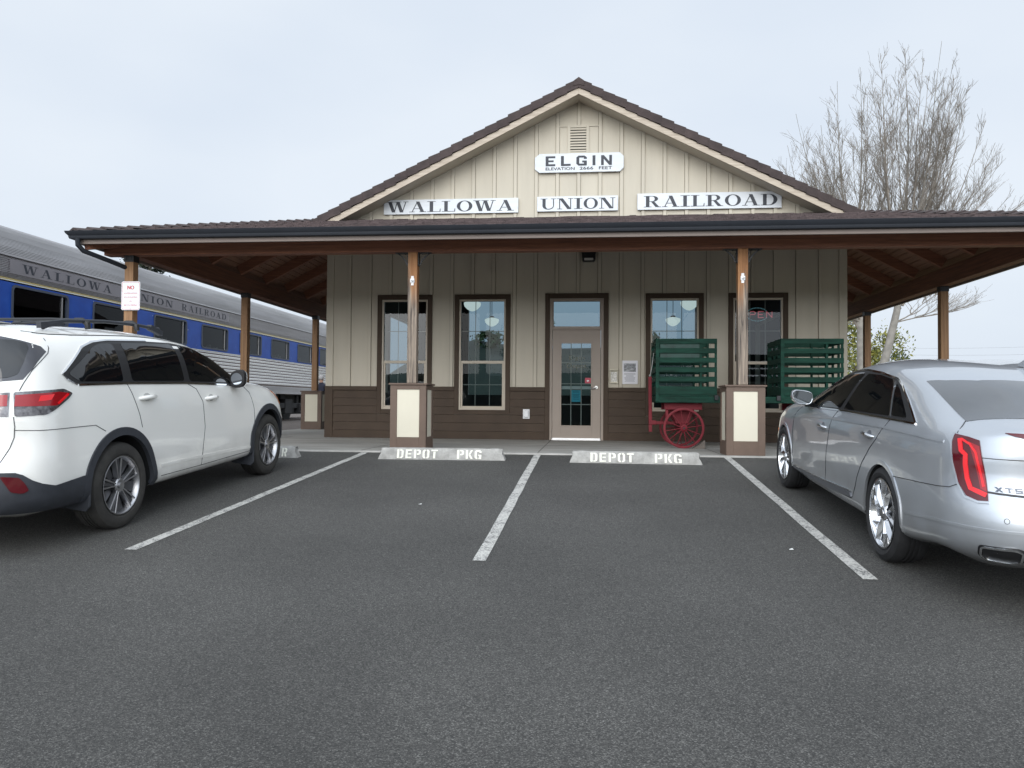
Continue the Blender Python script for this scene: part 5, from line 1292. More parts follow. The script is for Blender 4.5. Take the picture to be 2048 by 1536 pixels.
def car_wheel(parent, x, y, z, R_, rr, w, style, sgn, rot=0.0):
    """tyre + rim; x is the outer face"""
    X = lambda h: h*sgn
    wheel = bpy.data.objects.new('wheel', None)
    xc = x
    mb = MB()
    prof = [(rr-.004, -.015), (rr+.012, -.012), (rr+.018, -.004), (rr+(R_-rr)*.45, .004), (R_-.035, -.004), (R_-.014, -.016), (R_-.003, -.038), (R_, -.062), (R_, -.062-.001)]
    m_in = []
    for g in (.25, .5, .75):
        c = -.062-(w-.12)*g; m_in += [(R_, c+.008), (R_-.008, c+.007), (R_-.008, c-.007), (R_, c-.008)]
    prof = prof+m_in+[(R_, -w+.055), (R_-.012, -w+.018), (R_-.05, -w+.004), (rr+.02, -w+.006), (rr-.004, -w+.02)]
    mb.lathe([(r, X(h)) for r, h in prof], (xc, y, z), 'X', 72)
    # tread blocks: short sipes on the outer shoulder
    for k in range(60):
        a = 2*math.pi*k/60
        ca, sa = math.cos(a), math.sin(a); rt = R_+.0015
        vs = []
        for (h, da, r_) in ((-.030, 0, R_-.006), (-.075, .03, rt), (-.075, .058, rt), (-.030, .028, R_-.006)):
            vs.append((xc+X(h), y+r_*math.cos(a+da), z+r_*math.sin(a+da)))
        mb.add(vs, [(0, 1, 2, 3)], 1)
    tyre = mb.build('wheel', [M_TYREDUST if style == 'suv' else M_TYRE, M_TYRE], parent, smooth=True, angle=30, local=True)
    mb = MB()     # barrel and disc behind the spokes
    mb.lathe([(rr, X(-.010)), (rr-.010, X(-.008)), (rr-.020, X(-.022)), (rr-.03, X(-.10)), (rr-.03, X(-w+.03))], (xc, y, z), 'X', 56, mi=1)
    mb.lathe([(0, X(-.085)), (rr-.03, X(-.085))], (xc, y, z), 'X', 40)
    rim = mb.build('rim', [M_RIMDARK, M_RIMMACH if style == 'suv' else M_RIMBRIGHT], tyre, smooth=True, angle=35, local=True, fixn=False)
    mb = MB()
    def pol(r, a, h): return (xc+X(h), y+r*math.cos(a), z+r*math.sin(a))
    if style == 'suv':
        mb.lathe([(rr-.001, X(-.006)), (rr-.009, X(-.004)), (rr-.010, X(-.012))], (xc, y, z), 'X', 56)
        for k in range(5):
            a = rot+2*math.pi*k/5
            for s in (-1, 1):      # forked spoke
                r0, r1 = .040, rr-.006; a0, a1 = a+s*.13, a+s*.17; w1 = .0125/rr
                vs = [pol(.05, a+s*.16-.12, -.024), pol(.05, a+s*.16+.12, -.024), pol(r1, a1+w1*.6, -.012), pol(r1, a1-w1*.6, -.012)]
                vs2 = [pol(.055, a+s*.20-.18, -.06), pol(.055, a+s*.20+.18, -.06), pol(r1, a1+w1, -.06), pol(r1, a1-w1, -.06)]
                mb.add(vs+vs2, [(0, 1, 2, 3), (0, 4, 5, 1), (1, 5, 6, 2), (2, 6, 7, 3), (3, 7, 4, 0)])
        mb.lathe([(.058, X(-.06)), (.060, X(-.030)), (.050, X(-.020)), (.030, X(-.022)), (0, X(-.022))], (xc, y, z), 'X', 30)
        mb.build('spoke', M_RIMMACH, rim, local=True, bevel=.002)
        mb = MB()
        for k in range(5):
            a = rot+2*math.pi*k/5
            mb.add([pol(.075, a-.14, -.034), pol(.075, a+.14, -.034), pol(rr-.02, a+.075, -.026), pol(rr-.02, a-.075, -.026)], [(0, 1, 2, 3)])
            b = a+math.pi/5; mb.lathe([(0, X(-.038)), (.011, X(-.036)), (.011, X(-.07))], (xc, y+.062*math.cos(b), z+.062*math.sin(b)), 'X', 6)
            mb.add([pol(.08, b-.32, -.065), pol(.08, b+.32, -.065), pol(rr-.02, b+.22, -.05), pol(rr-.02, b-.22, -.05)], [(0, 1, 2, 3)])
        mb.build('spoke_pocket', mat('rim_grey', (.11, .11, .115), .35, metal=.7), rim, local=True, fixn=False)
        mb = MB(); mb.lathe([(.026, X(-.021)), (.026, X(-.014)), (.019, X(-.012)), (0, X(-.012))], (xc, y, z), 'X', 24); mb.build('hub_cap', M_RIMMACH, rim, smooth=True, local=True)
    else:
        mb.lathe([(rr-.001, X(-.006)), (rr-.012, X(-.003)), (rr-.014, X(-.014))], (xc, y, z), 'X', 56)
        for k in range(5):
            a = rot+2*math.pi*k/5
            for s in (-1, 1):     # paired twisted blades, bright ridge and sloping flanks
                aa = a+s*.27; r1 = rr-.008
                e0, e1 = pol(.045, aa-s*.10-.20, -.038), pol(.045, aa-s*.10+.20, -.038)
                rd0 = pol(.055, aa-s*.16, -.018); rdm = pol(.14, aa-s*.04, -.008); rd1 = pol(r1, aa+s*.06, -.010)
                m0, m1 = pol(.14, aa-.15, -.036), pol(.14, aa+.12, -.036); o0, o1 = pol(r1, aa-.17, -.030), pol(r1, aa+.20, -.030)
                b0, b1 = pol(r1, aa-.17, -.08), pol(r1, aa+.20, -.08); c0, c1 = pol(.14, aa-.15, -.08), pol(.14, aa+.12, -.08)
                mb.add([e0, e1, rd0, rdm, rd1, m0, m1, o0, o1, b0, b1, c0, c1], [(0, 2, 3, 5), (2, 1, 6, 3), (5, 3, 4, 7), (3, 6, 8, 4), (5, 7, 9, 11), (8, 6, 12, 10)])
        mb.lathe([(.055, X(-.06)), (.056, X(-.026)), (.048, X(-.014)), (.034, X(-.012)), (0, X(-.011))], (xc, y, z), 'X', 30)
        mb.build('spoke', M_RIMBRIGHT, rim, local=True, bevel=.002)
        mb = MB(); mb.lathe([(.030, X(-.011)), (.030, X(-.007)), (0, X(-.006))], (xc, y, z), 'X', 24); mb.build('hub_cap', M_CHROME, rim, smooth=True, local=True)
    return tyre

def car_root(name, label, cat, O, f, side, half):
    """O: ground point under the rear axle at the near flank; f: heading; local axes x right, y forward, z up"""
    f = Vector(f).normalized(); n = Vector((0, -SL, 1)).normalized(); r = f.cross(n).normalized(); u = r.cross(f)
    t = thing(name, label, cat); c = Vector(O)-r*(half*side)
    m = Matrix((r, f, u)).transposed().to_4x4(); m.translation = c; t.matrix_world = m
    return t

# ---- control grids: stations from the tail round the flank to the nose; rows from the roof centre line down to the floor
def st(y, zc, r1, r2, b, s, m, l, k, yf=None, y0=None):
    return [(0, y0 if y0 is not None else y, zc), (r1[0], y, r1[1]), (r2[0], y, r2[1]), (b[0], y, b[1]), (s[0], y, s[1]), (m[0], y, m[1]), (l[0], y, l[1]), (k[0], y, k[1]), (.74, y, k[1]-.055), (0, yf if yf is not None else y, .24)]
SUV_CTRL = [
 [(0, -.84, 1.642), (0, -.915, 1.61), (0, -.955, 1.50), (0, -1.075, 1.18), (0, -1.12, 1.06), (0, -1.13, .82), (0, -1.185, .62), (0, -1.165, .36), (0, -1.0, .28), (0, -.9, .28)],
 [(0, -.80, 1.645), (.40, -.885, 1.61), (.43, -.93, 1.50), (.47, -1.055, 1.18), (.48, -1.095, 1.06), (.485, -1.105, .82), (.49, -1.16, .62), (.49, -1.14, .36), (.42, -.97, .28), (0, -.8, .28)],
 [(0, -.70, 1.65), (.56, -.81, 1.61), (.635, -.86, 1.51), (.735, -.985, 1.19), (.765, -1.02, 1.06), (.775, -1.035, .82), (.79, -1.09, .62), (.78, -1.07, .36), (.62, -.92, .28), (0, -.65, .27)],
 [(0, -.55, 1.66), (.585, -.67, 1.625), (.70, -.74, 1.56), (.865, -.85, 1.205), (.895, -.87, 1.065), (.915, -.885, .82), (.93, -.92, .62), (.91, -.91, .36), (.72, -.82, .27), (0, -.5, .26)],
 st(-.50, 1.668, (.565, 1.64), (.715, 1.585), (.90, 1.22), (.925, 1.07), (.945, .82), (.955, .60), (.925, .33), -.35),
 st(0, 1.672, (.565, 1.646), (.72, 1.592), (.91, 1.21), (.935, 1.06), (.955, .82), (.96, .58), (.93, .30)),
 st(.5, 1.662, (.565, 1.638), (.722, 1.588), (.912, 1.19), (.94, 1.05), (.95, .80), (.945, .52), (.93, .30)),
 st(1.0, 1.632, (.56, 1.608), (.722, 1.562), (.912, 1.175), (.94, 1.03), (.95, .79), (.945, .50), (.93, .30)),
 st(1.40, 1.585, (.555, 1.555), (.732, 1.508), (.910, 1.165), (.938, 1.02), (.95, .78), (.945, .50), (.93, .30)),
 st(1.80, 1.445, (.57, 1.415), (.762, 1.375), (.905, 1.155), (.935, 1.01), (.95, .78), (.945, .50), (.93, .30)),
 st(2.12, 1.285, (.59, 1.25), (.805, 1.205), (.895, 1.12), (.932, .99), (.95, .78), (.948, .52), (.93, .30)),
 st(2.42, 1.135, (.58, 1.125), (.79, 1.105), (.880, 1.045), (.928, .95), (.955, .78), (.955, .55), (.93, .31)),
 st(2.75, 1.115, (.57, 1.10), (.77, 1.065), (.870, .99), (.925, .90), (.955, .78), (.955, .55), (.92, .33)),
 st(3.05, 1.08, (.54, 1.065), (.735, 1.03), (.845, .96), (.90, .87), (.93, .72), (.935, .53), (.90, .34)),
 st(3.30, 1.02, (.50, 1.005), (.67, .97), (.775, .905), (.83, .82), (.868, .68), (.865, .50), (.83, .35), 3.1),
 [(0, 3.46, .955), (.40, 3.43, .945), (.52, 3.42, .91), (.60, 3.43, .845), (.655, 3.46, .77), (.70, 3.49, .65), (.70, 3.52, .49), (.66, 3.48, .34), (.5, 3.3, .28), (0, 3.2, .27)],
 [(0, 3.54, .92), (.22, 3.53, .91), (.28, 3.54, .88), (.32, 3.56, .81), (.36, 3.59, .74), (.38, 3.61, .62), (.38, 3.64, .47), (.36, 3.60, .33), (.3, 3.4, .28), (0, 3.3, .27)],
 [(0, 3.57, .90), (0, 3.575, .88), (0, 3.58, .85), (0, 3.60, .80), (0, 3.625, .72), (0, 3.645, .62), (0, 3.67, .47), (0, 3.63, .33), (0, 3.45, .28), (0, 3.35, .27)],
]
XTS_CTRL = [
 [(0, -1.10, 1.085), (0, -1.20, 1.075), (0, -1.25, 1.06), (0, -1.275, 1.03), (0, -1.285, .93), (0, -1.29, .74), (0, -1.375, .60), (0, -1.365, .38), (0, -1.15, .27), (0, -1.0, .26)],
 [(0, -1.06, 1.09), (.38, -1.17, 1.072), (.42, -1.215, 1.055), (.45, -1.235, 1.022), (.46, -1.25, .93), (.46, -1.26, .74), (.47, -1.345, .60), (.47, -1.335, .38), (.4, -1.13, .27), (0, -.95, .26)],
 [(0, -.98, 1.095), (.53, -1.10, 1.065), (.62, -1.13, 1.045), (.685, -1.15, 1.01), (.71, -1.165, .93), (.72, -1.185, .74), (.745, -1.255, .60), (.74, -1.245, .38), (.6, -1.06, .26), (0, -.85, .25)],
 [(0, -.90, 1.12), (.555, -.96, 1.083), (.69, -.975, 1.05), (.80, -1.0, 1.0), (.835, -1.01, .92), (.855, -1.03, .74), (.875, -1.075, .60), (.86, -1.06, .38), (.68, -.95, .25), (0, -.75, .24)],
 st(-.74, 1.165, (.54, 1.145), (.705, 1.095), (.845, 1.005), (.885, .92), (.905, .74), (.915, .58), (.89, .33), -.6),
 st(-.45, 1.262, (.53, 1.245), (.69, 1.19), (.855, 1.01), (.898, .925), (.92, .72), (.925, .52), (.895, .28)),
 st(-.15, 1.342, (.515, 1.325), (.668, 1.272), (.862, 1.005), (.905, .92), (.925, .70), (.925, .48), (.895, .26)),
 st(.20, 1.385, (.50, 1.37), (.645, 1.325), (.867, 1.0), (.91, .91), (.925, .69), (.92, .45), (.895, .25)),
 st(.55, 1.402, (.49, 1.388), (.632, 1.348), (.87, .992), (.912, .90), (.925, .68), (.918, .44), (.895, .25)),
 st(.90, 1.406, (.485, 1.393), (.630, 1.352), (.87, .985), (.912, .89), (.925, .68), (.918, .44), (.895, .25)),
 st(1.25, 1.385, (.485, 1.37), (.640, 1.325), (.87, .977), (.912, .88), (.925, .67), (.918, .44), (.895, .25)),
 st(1.60, 1.315, (.505, 1.298), (.678, 1.245), (.87, .967), (.912, .87), (.925, .66), (.918, .44), (.895, .25)),
 st(1.95, 1.19, (.54, 1.165), (.730, 1.115), (.868, .953), (.912, .86), (.925, .66), (.918, .44), (.895, .25)),
 st(2.25, 1.055, (.56, 1.03), (.755, 1.012), (.866, .925), (.912, .85), (.925, .66), (.92, .46), (.895, .26)),
 st(2.60, 1.015, (.55, 1.0), (.74, .97), (.862, .90), (.91, .825), (.928, .66), (.925, .48), (.90, .27)),
 st(2.95, .975, (.53, .96), (.725, .93), (.845, .87), (.895, .80), (.915, .65), (.918, .48), (.89, .29)),
 st(3.30, .92, (.50, .908), (.685, .872), (.79, .81), (.845, .74), (.872, .61), (.876, .46), (.835, .31), 3.1),
 [(0, 3.60, .835), (.38, 3.56, .825), (.52, 3.54, .79), (.59, 3.54, .735), (.64, 3.56, .675), (.67, 3.58, .57), (.68, 3.60, .43), (.65, 3.57, .30), (.5, 3.4, .25), (0, 3.2, .25)],
 [(0, 3.70, .80), (.22, 3.69, .79), (.28, 3.69, .765), (.31, 3.70, .71), (.34, 3.715, .65), (.36, 3.73, .55), (.36, 3.75, .42), (.34, 3.72, .29), (.3, 3.5, .25), (0, 3.3, .25)],
 [(0, 3.73, .78), (0, 3.735, .77), (0, 3.74, .75), (0, 3.745, .70), (0, 3.755, .64), (0, 3.77, .55), (0, 3.79, .42), (0, 3.76, .29), (0, 3.55, .25), (0, 3.4, .25)],
]
SUV_O, SUV_F, SUV_HALF = (-3.84, 6.11, -.36), (.030, .9970, .0718), .955
XTS_O, XTS_F, XTS_HALF = (2.05, 5.75, -.386), (.012, .9973, .0718), .925
def paint(name, col, metal, rough, flake=0.0):
    m = mat(name, col, rough, metal, coat=1.0, croughness=.02)
    t = m.node_tree; p = t.nodes['Principled BSDF']; p.inputs['Coat IOR'].default_value = 1.55
    co = N(t, 'ShaderNodeTexCoord'); n = N(t, 'ShaderNodeTexNoise'); n.inputs['Scale'].default_value = 900; n.inputs['Detail'].default_value = 1
    t.links.new(co.outputs['Object'], n.inputs['Vector'])
    mr = N(t, 'ShaderNodeMapRange'); mr.inputs['To Min'].default_value = rough-.05; mr.inputs['To Max'].default_value = rough+.08; t.links.new(n.outputs[0], mr.inputs['Value']); t.links.new(mr.outputs[0], p.inputs['Roughness'])
    # road film low on the flanks: dust sits below the sills
    sp = N(t, 'ShaderNodeSeparateXYZ'); t.links.new(co.outputs['Object'], sp.inputs[0])
    n2 = N(t, 'ShaderNodeTexNoise'); n2.inputs['Scale'].default_value = 5; n2.inputs['Detail'].default_value = 6; t.links.new(co.outputs['Object'], n2.inputs['Vector'])
    a = N(t, 'ShaderNodeMapRange'); a.inputs['From Min'].default_value = .62; a.inputs['From Max'].default_value = .22; t.links.new(sp.outputs['Z'], a.inputs['Value'])
    mu = N(t, 'ShaderNodeMath', operation='MULTIPLY'); t.links.new(a.outputs[0], mu.inputs[0]); t.links.new(n2.outputs[0], mu.inputs[1])
    mm = N(t, 'ShaderNodeMix', data_type='RGBA'); mm.inputs['A'].default_value = (*col, 1); mm.inputs['B'].default_value = (.20, .18, .15, 1); t.links.new(mu.outputs[0], mm.inputs['Factor']); t.links.new(mm.outputs['Result'], p.inputs['Base Color'])
    return m
P_WHITE = paint('pearl_white_paint', (.83, .818, .772), .0, .35)
P_SILVER = paint('silver_paint', (.47, .50, .535), .58, .34)

def arc(y, z, r, a0, a1, x, n=26): return [(x, y+r*math.cos(R(a0+(a1-a0)*i/n)), z+r*math.sin(R(a0+(a1-a0)*i/n))) for i in range(n+1)]

# ------------------------------------------------------------------ white crossover
suv = car_root('parked_car', 'white crossover with roof rails and black wheel-arch cladding, parked at left, seen from behind', 'car', SUV_O, SUV_F, 1, SUV_HALF)
bm = body_mesh(SUV_CTRL); sk = Skin(bm)
WR = [(0.0, .355, .425), (2.76, .355, .425)]
body = cut_arches(bm, WR, [P_WHITE, M_WELL], 'body', suv); bm.free()
LEFT_RIGHT = ((1, False), (-1, True))
G_ALL = [(.877, -.577, 1.295), (.803, -.268, 1.493), (.778, -.116, 1.533), (.767, .013, 1.548), (.76, .212, 1.551), (.75, .663, 1.55), (.735, 1.08, 1.538), (.735, 1.42, 1.492), (.77, 1.78, 1.378), (.85, 2.09, 1.185), (.89, 2.18, 1.120), (.915, 2.03, 1.097), (.914, 1.071, 1.163), (.911, .143, 1.204), (.903, -.46, 1.217), (.889, -.54, 1.257)]
G_Q = [(.876, -.52, 1.298), (.80, -.15, 1.495), (.78, -.03, 1.527), (.785, .13, 1.53), (.905, .105, 1.216), (.901, -.42, 1.235)]
G_2 = [(.778, .245, 1.535), (.75, 1.045, 1.523), (.912, 1.03, 1.180), (.905, .225, 1.214)]
G_1 = [(.735, 1.145, 1.517), (.735, 1.42, 1.475), (.769, 1.77, 1.358), (.85, 2.045, 1.180), (.895, 2.02, 1.117), (.912, 1.125, 1.175)]
for s, fl in LEFT_RIGHT:
    mb = MB(); sk.drape(mb, round_poly(G_ALL, .06), (1, 0, .1), .003, .008, flip=fl); ws = mb.build('window_surround', M_BLACK, suv, local=True)
    mb = MB(); sk.line(mb, [(.903, -.44, 1.210), (.911, .143, 1.196), (.914, 1.071, 1.155), (.915, 2.06, 1.088)], .016, (1, 0, .1), .007, flip=fl)
    sk.line(mb, [(.900, -.455, 1.212), (.889, -.545, 1.257), (.877, -.583, 1.295), (.803, -.272, 1.500), (.778, -.116, 1.541), (.76, .10, 1.557), (.75, .663, 1.557)], .013, (1, 0, .1), .007, flip=fl)
    mb.build('chrome_trim', M_CHROME, ws, local=True)
    for gnm in (G_Q, G_2, G_1):
        mb = MB(); sk.drape(mb, round_poly(gnm, .035), (1, 0, .1), .0055, .002, flip=fl); mb.build('window', M_TINT, ws, smooth=True, local=True)
    # seams
    mb = MB()
    sk.line(mb, [(.912, .143, 1.195), (.928, .185, 1.118), (.949, .262, .918), (.952, .29, .81)], .0048, (1, 0, 0), .0028, flip=fl)
    sk.line(mb, [(.913, 1.056, 1.158), (.926, 1.21, 1.095), (.944, 1.303, .965), (.951, 1.327, .713), (.945, 1.284, .467), (.945, 1.246, .345)], .0048, (1, 0, 0), .0028, flip=fl)
    sk.line(mb, [(.914, 2.16, 1.11), (.917, 2.34, .995), (.952, 2.391, .813), (.954, 2.377, .53), (.94, 2.33, .36)], .0048, (1, 0, 0), .0028, flip=fl)
    sk.line(mb, [(.948, .56, .345), (.948, 1.25, .34), (.956, 2.30, .345)], .0045, (1, 0, -.2), .0028, flip=fl)
    sk.line(mb, [(.815, -.988, .917), (.90, -.86, .905), (.948, -.311, .888), (.953, -.20, .83)], .0045, (.8, -.6, 0), .0028, flip=fl)
    sk.line(mb, [(.627, -.66, 1.631), (.667, -.575, 1.614), (.736, -.578, 1.559), (.789, -.605, 1.493), (.813, -.645, 1.452), (.83, -.82, 1.335), (.818, -.893, 1.243), (.812, -.926, 1.192)], .0055, (.85, -.35, .4), .0028, flip=fl)
    sk.line(mb, [(.815, -.992, 1.01), (.82, -.989, .941), (.818, -.995, .866), (.804, -1.021, .794), (.77, -1.07, .70)], .0055, (.6, -.8, 0), .0028, flip=fl)
    mb.build('panel_seam', M_GAP, body, local=True)
    mb = MB(); sk.line(mb, [(.659, -.601, 1.617), (.698, -.478, 1.603), (.716, -.275, 1.597), (.712, .1, 1.602), (.706, .5, 1.602), (.70, 1.0, 1.58), (.70, 1.35, 1.53)], .012, (.6, 0, .8), .0028, flip=fl)
    mb.build('roof_ditch', M_GAP, body, local=True)
    # lower door crease: a raised soft edge
    mb = MB(); sk.line(mb, [(.948, .56, .435), (.948, 1.0, .43), (.956, 1.9, .405), (.957, 2.32, .385)], .026, (1, 0, 0), .006, .01, flip=fl); mb.build('door_moulding', P_WHITE, body, smooth=True, angle=60, local=True)
    # cladding
    for (y, z, r) in WR:
        mb = MB(); sk.line(mb, arc(y, z, .452, -8, 190, .95, 34), .066, (1, 0, 0), .014, .022, flip=fl, step=.03)
        mb.build('arch_cladding', M_PLASTIC, suv, smooth=True, angle=35, local=True)
    mb = MB(); sk.drape(mb, [(.95, -.425, .52), (.961, -.436, .448), (.967, -.801, .499), (.944, -.898, .528), (.915, -.955, .560), (.88, -1.002, .605), (.849, -1.036, .624), (.75, -1.11, .633), (.55, -1.18, .634), (.0, -1.21, .634), (.0, -1.18, .36), (.5, -1.16, .36), (.78, -1.09, .335), (.92, -.91, .325), (.95, -.43, .315)], (.62, -.78, 0), .010, .016, flip=fl)
    mb.build('bumper_valance', M_PLASTIC, suv, smooth=True, angle=35, local=True)
    mb = MB(); sk.drape(mb, round_poly([(.78, -1.09, .606), (.866, -1.022, .589), (.889, -.997, .544), (.902, -.977, .493), (.88, -1.01, .476), (.835, -1.062, .493)], .015), (.62, -.78, 0), .016, .008, flip=fl); mb.build('reflector', M_LAMPDARK, suv, smooth=True, local=True)
    mb = MB(); sk.drape(mb, round_poly([(.792, -.958, 1.182), (.908, -.608, 1.190), (.914, -.520, 1.152), (.917, -.571, 1.115), (.93, -.733, 1.042), (.925, -.807, 1.014), (.82, -.99, 1.012)], .02), (.75, -.66, 0), .006, .012, flip=fl); tl = mb.build('taillight', M_LAMPCLEAR, suv, smooth=True, local=True)
    mb = MB(); sk.drape(mb, [(.803, -.955, 1.160), (.91, -.665, 1.170), (.914, -.55, 1.153), (.93, -.715, 1.072), (.813, -.98, 1.082)], (.75, -.66, 0), .009, .003, flip=fl); mb.build('red_lens', M_LAMPRED, tl, smooth=True, local=True)
    mb = MB(); sk.drape(mb, [(.87, -.81, 1.150), (.91, -.715, 1.155), (.92, -.76, 1.115), (.88, -.84, 1.11)], (.75, -.66, 0), .0105, .002, flip=fl); sk.line(mb, [(.912, -.575, 1.148), (.925, -.70, 1.085)], .018, (.75, -.66, 0), .0105, .002, flip=fl); mb.build('bright_lens', M_LAMPREDB, tl, smooth=True, local=True)
    mb = MB(); sk.drape(mb, [(.30, -1.10, 1.160), (.62, -1.05, 1.178), (.772, -.97, 1.180), (.785, -.995, 1.078), (.79, -1.01, 1.014), (.60, -1.09, 1.010), (.38, -1.12, 1.06)], (.3, -.95, 0), .006, .012, flip=fl); tl = mb.build('hatch_light', M_LAMPCLEAR, suv, smooth=True, local=True)
    mb = MB(); sk.drape(mb, [(.36, -1.10, 1.150), (.62, -1.05, 1.162), (.765, -.98, 1.162), (.775, -.998, 1.086), (.60, -1.08, 1.082), (.42, -1.11, 1.09)], (.3, -.95, 0), .009, .003, flip=fl); mb.build('red_lens', M_LAMPRED, tl, smooth=True, local=True)
    # headlamp and front corner amber
    mb = MB(); sk.drape(mb, round_poly([(.70, 3.10, 1.0), (.80, 3.12, .965), (.845, 3.19, .90), (.84, 3.27, .80), (.79, 3.38, .77), (.60, 3.50, .84), (.56, 3.45, .90), (.64, 3.30, .96)], .03), (.7, .6, .35), .004, .012, flip=fl); hl = mb.build('headlight', M_LAMPCLEAR, suv, smooth=True, local=True)
    mb = MB(); sk.drape(mb, [(.80, 3.10, .965), (.848, 3.17, .915), (.85, 3.26, .80), (.815, 3.32, .80), (.79, 3.25, .91)], (.85, .45, .3), .008, .004, flip=fl); mb.build('amber_lens', M_AMBER, hl, smooth=True, local=True)
    # handles
    sx = -1 if fl else 1
    for (y, z) in ((.39, 1.062), (1.47, .990)):
        mb = MB(); mb.tube([(sx*.930, y-.11, z-.004), (sx*.958, y-.09, z), (sx*.972, y, z+.004), (sx*.958, y+.09, z+.004), (sx*.930, y+.11, z+.002)], [.013, .019, .021, .019, .012], 12)
        mb.build('door_handle', P_WHITE, suv, smooth=True, angle=60, local=True)
        mb = MB(); sk.drape(mb, [(.95, y+.055*math.cos(a*.6283), z+.004+.036*math.sin(a*.6283)) for a in range(10)], (1, 0, 0), .0015, .002, flip=fl); mb.build('handle_recess_shade', mat('recess_shade', (.42, .42, .40), .4), body, local=True)  # flat grey oval on the white body, shade of the scoop painted in
    # mirror
    mb = MB(); X = lambda v: sx*v
    rings = [(1.90, .040, .048, 1.005), (1.905, .074, .080, 1.0), (1.94, .082, .090, .998), (2.00, .076, .086, .996), (2.06, .052, .062, .99), (2.085, .02, .02, .985)]
    vs = []; n = 20
    for (y, a, b, xc) in rings:
        for k in range(n):
            t = 2*math.pi*k/n; c, s_ = math.cos(t), math.sin(t); c = math.copysign(abs(c)**.75, c); s_ = math.copysign(abs(s_)**.75, s_); vs.append((X(xc+a*c), y, 1.165+b*s_+.012*c))
    mb.add(vs, [(i*n+k, i*n+(k+1) % n, (i+1)*n+(k+1) % n, (i+1)*n+k) for i in range(len(rings)-1) for k in range(n)]+[tuple(range(n)), tuple(range(5*n, 6*n))])
    mr_ = mb.build('wing_mirror', P_WHITE, suv, smooth=True, angle=50, local=True)
    mb = MB(); vs = []
    for k in range(n):
        t = 2*math.pi*k/n; c, s_ = math.cos(t), math.sin(t); c = math.copysign(abs(c)**.75, c); s_ = math.copysign(abs(s_)**.75, s_); vs += [(X(1.0+.070*c), 1.8985, 1.165+.076*s_+.012*c), (X(1.002+.082*c), 1.9, 1.165+.090*s_+.012*c), (X(1.002+.086*c), 1.95, 1.165+.097*s_+.012*c)]
    mb.add(vs, [(3*k+j, 3*((k+1) % n)+j, 3*((k+1) % n)+j+1, 3*k+j+1) for k in range(n) for j in (0, 1)]+[tuple(3*k for k in range(n))[::-1]])
    mb.beam((X(.895), 2.03, 1.115), (X(.96), 1.99, 1.13), .05, .07)
    mb.build('mirror_shell', M_BLACK, mr_, smooth=True, angle=40, local=True)
    mb = MB(); mb.add([(X(1.0+.063*math.cos(2*math.pi*k/n)), 1.896, 1.165+.064*math.sin(2*math.pi*k/n)) for k in range(n)], [tuple(range(n))]); mb.build('mirror_glass', mat('mirror_silver', (.6, .62, .64), .02, metal=1), mr_, local=True, fixn=False)
    # roof rail
    mb = MB(); mb.tube([(X(.60), -.42, 1.655), (X(.605), -.34, 1.685), (X(.61), -.18, 1.712), (X(.615), .3, 1.722), (X(.615), .75, 1.706), (X(.61), 1.0, 1.682), (X(.605), 1.10, 1.672), (X(.60), 1.15, 1.625)], [.020, .022, .017, .015, .015, .018, .024, .022], 10)
    mb.beam((X(.60), -.46, 1.67), (X(.607), -.22, 1.695), .042, .045); mb.beam((X(.60), 1.16, 1.635), (X(.607), .96, 1.69), .044, .05)
    mb.build('roof_rail', M_PLASTIC, suv, smooth=True, angle=40, local=True)
    # mud flaps
    for (y, z0) in ((-.405, .225), (2.36, .17)):
        mb = MB(); mb.prism([(.70, z0+.03), (.93, z0), (.962, z0+.04), (.968, .50), (.955, .60), (.72, .55)], lambda u, w, d: (X(u), y+d-(.55-w)*.05, w), -.012, .012); mb.build('mud_flap', M_PLASTIC, suv, local=True, bevel=.005)
    for i, (y, z, r) in enumerate(WR): car_wheel(suv, sx*.955, y, .358, .358, .243, .235, 'suv', sx, R(96) if i == 0 else R(84))
# two cross bars between the rails
for y in (.05, .72):
    mb = MB(); mb.tube([(-.60, y, 1.722), (-.3, y, 1.735), (.3, y, 1.735), (.60, y, 1.722)], .013, 8)
    for sg in (-1, 1): mb.tube([(sg*.52, y, 1.732), (sg*.59, y, 1.726), (sg*.635, y, 1.695), (sg*.64, y, 1.65)], [.014, .022, .026, .022], 8)
    mb.build('cross_bar', M_METALDARK, suv, smooth=True, local=True)
mb = MB()
for fl in (False, True):
    sk.drape(mb, [(0, -.93, 1.595), (.45, -.90, 1.592), (.588, -.845, 1.583), (.691, -.767, 1.551), (.778, -.665, 1.503), (.806, -.645, 1.463), (.824, -.805, 1.342), (.808, -.885, 1.268), (.695, -.973, 1.255), (.4, -1.03, 1.245), (0, -1.05, 1.24)], (.48, -.86, .15), .003, .006, flip=fl, grid=.045)
rw = mb.build('rear_window', mat('grey_tint', (.035, .036, .044), .12, spec=.6, coat=.5), suv, smooth=True, angle=50, local=True)
mb = MB()
for fl in (False, True):
    sk.drape(mb, round_poly([(0.0, -.95, 1.565), (.45, -.92, 1.568), (.60, -.849, 1.556), (.671, -.789, 1.547), (.735, -.745, 1.523), (.757, -.76, 1.487), (.775, -.825, 1.40), (.775, -.89, 1.305), (.74, -.94, 1.285), (.68, -.975, 1.278), (0.0, -1.05, 1.265)], .02), (.48, -.86, .15), .006, .003, flip=fl, grid=.045)
mb.build('rear_glass', M_TINT, rw, smooth=True, angle=50, local=True)
mb = MB()
for fl in (False, True): sk.line(mb, [(.0, -1.12, 1.195), (.45, -1.08, 1.205), (.80, -.93, 1.205)], .02, (.3, -.95, .1), .004, .01, flip=fl)
mb.build('hatch_garnish', M_CHROME, suv, local=True)
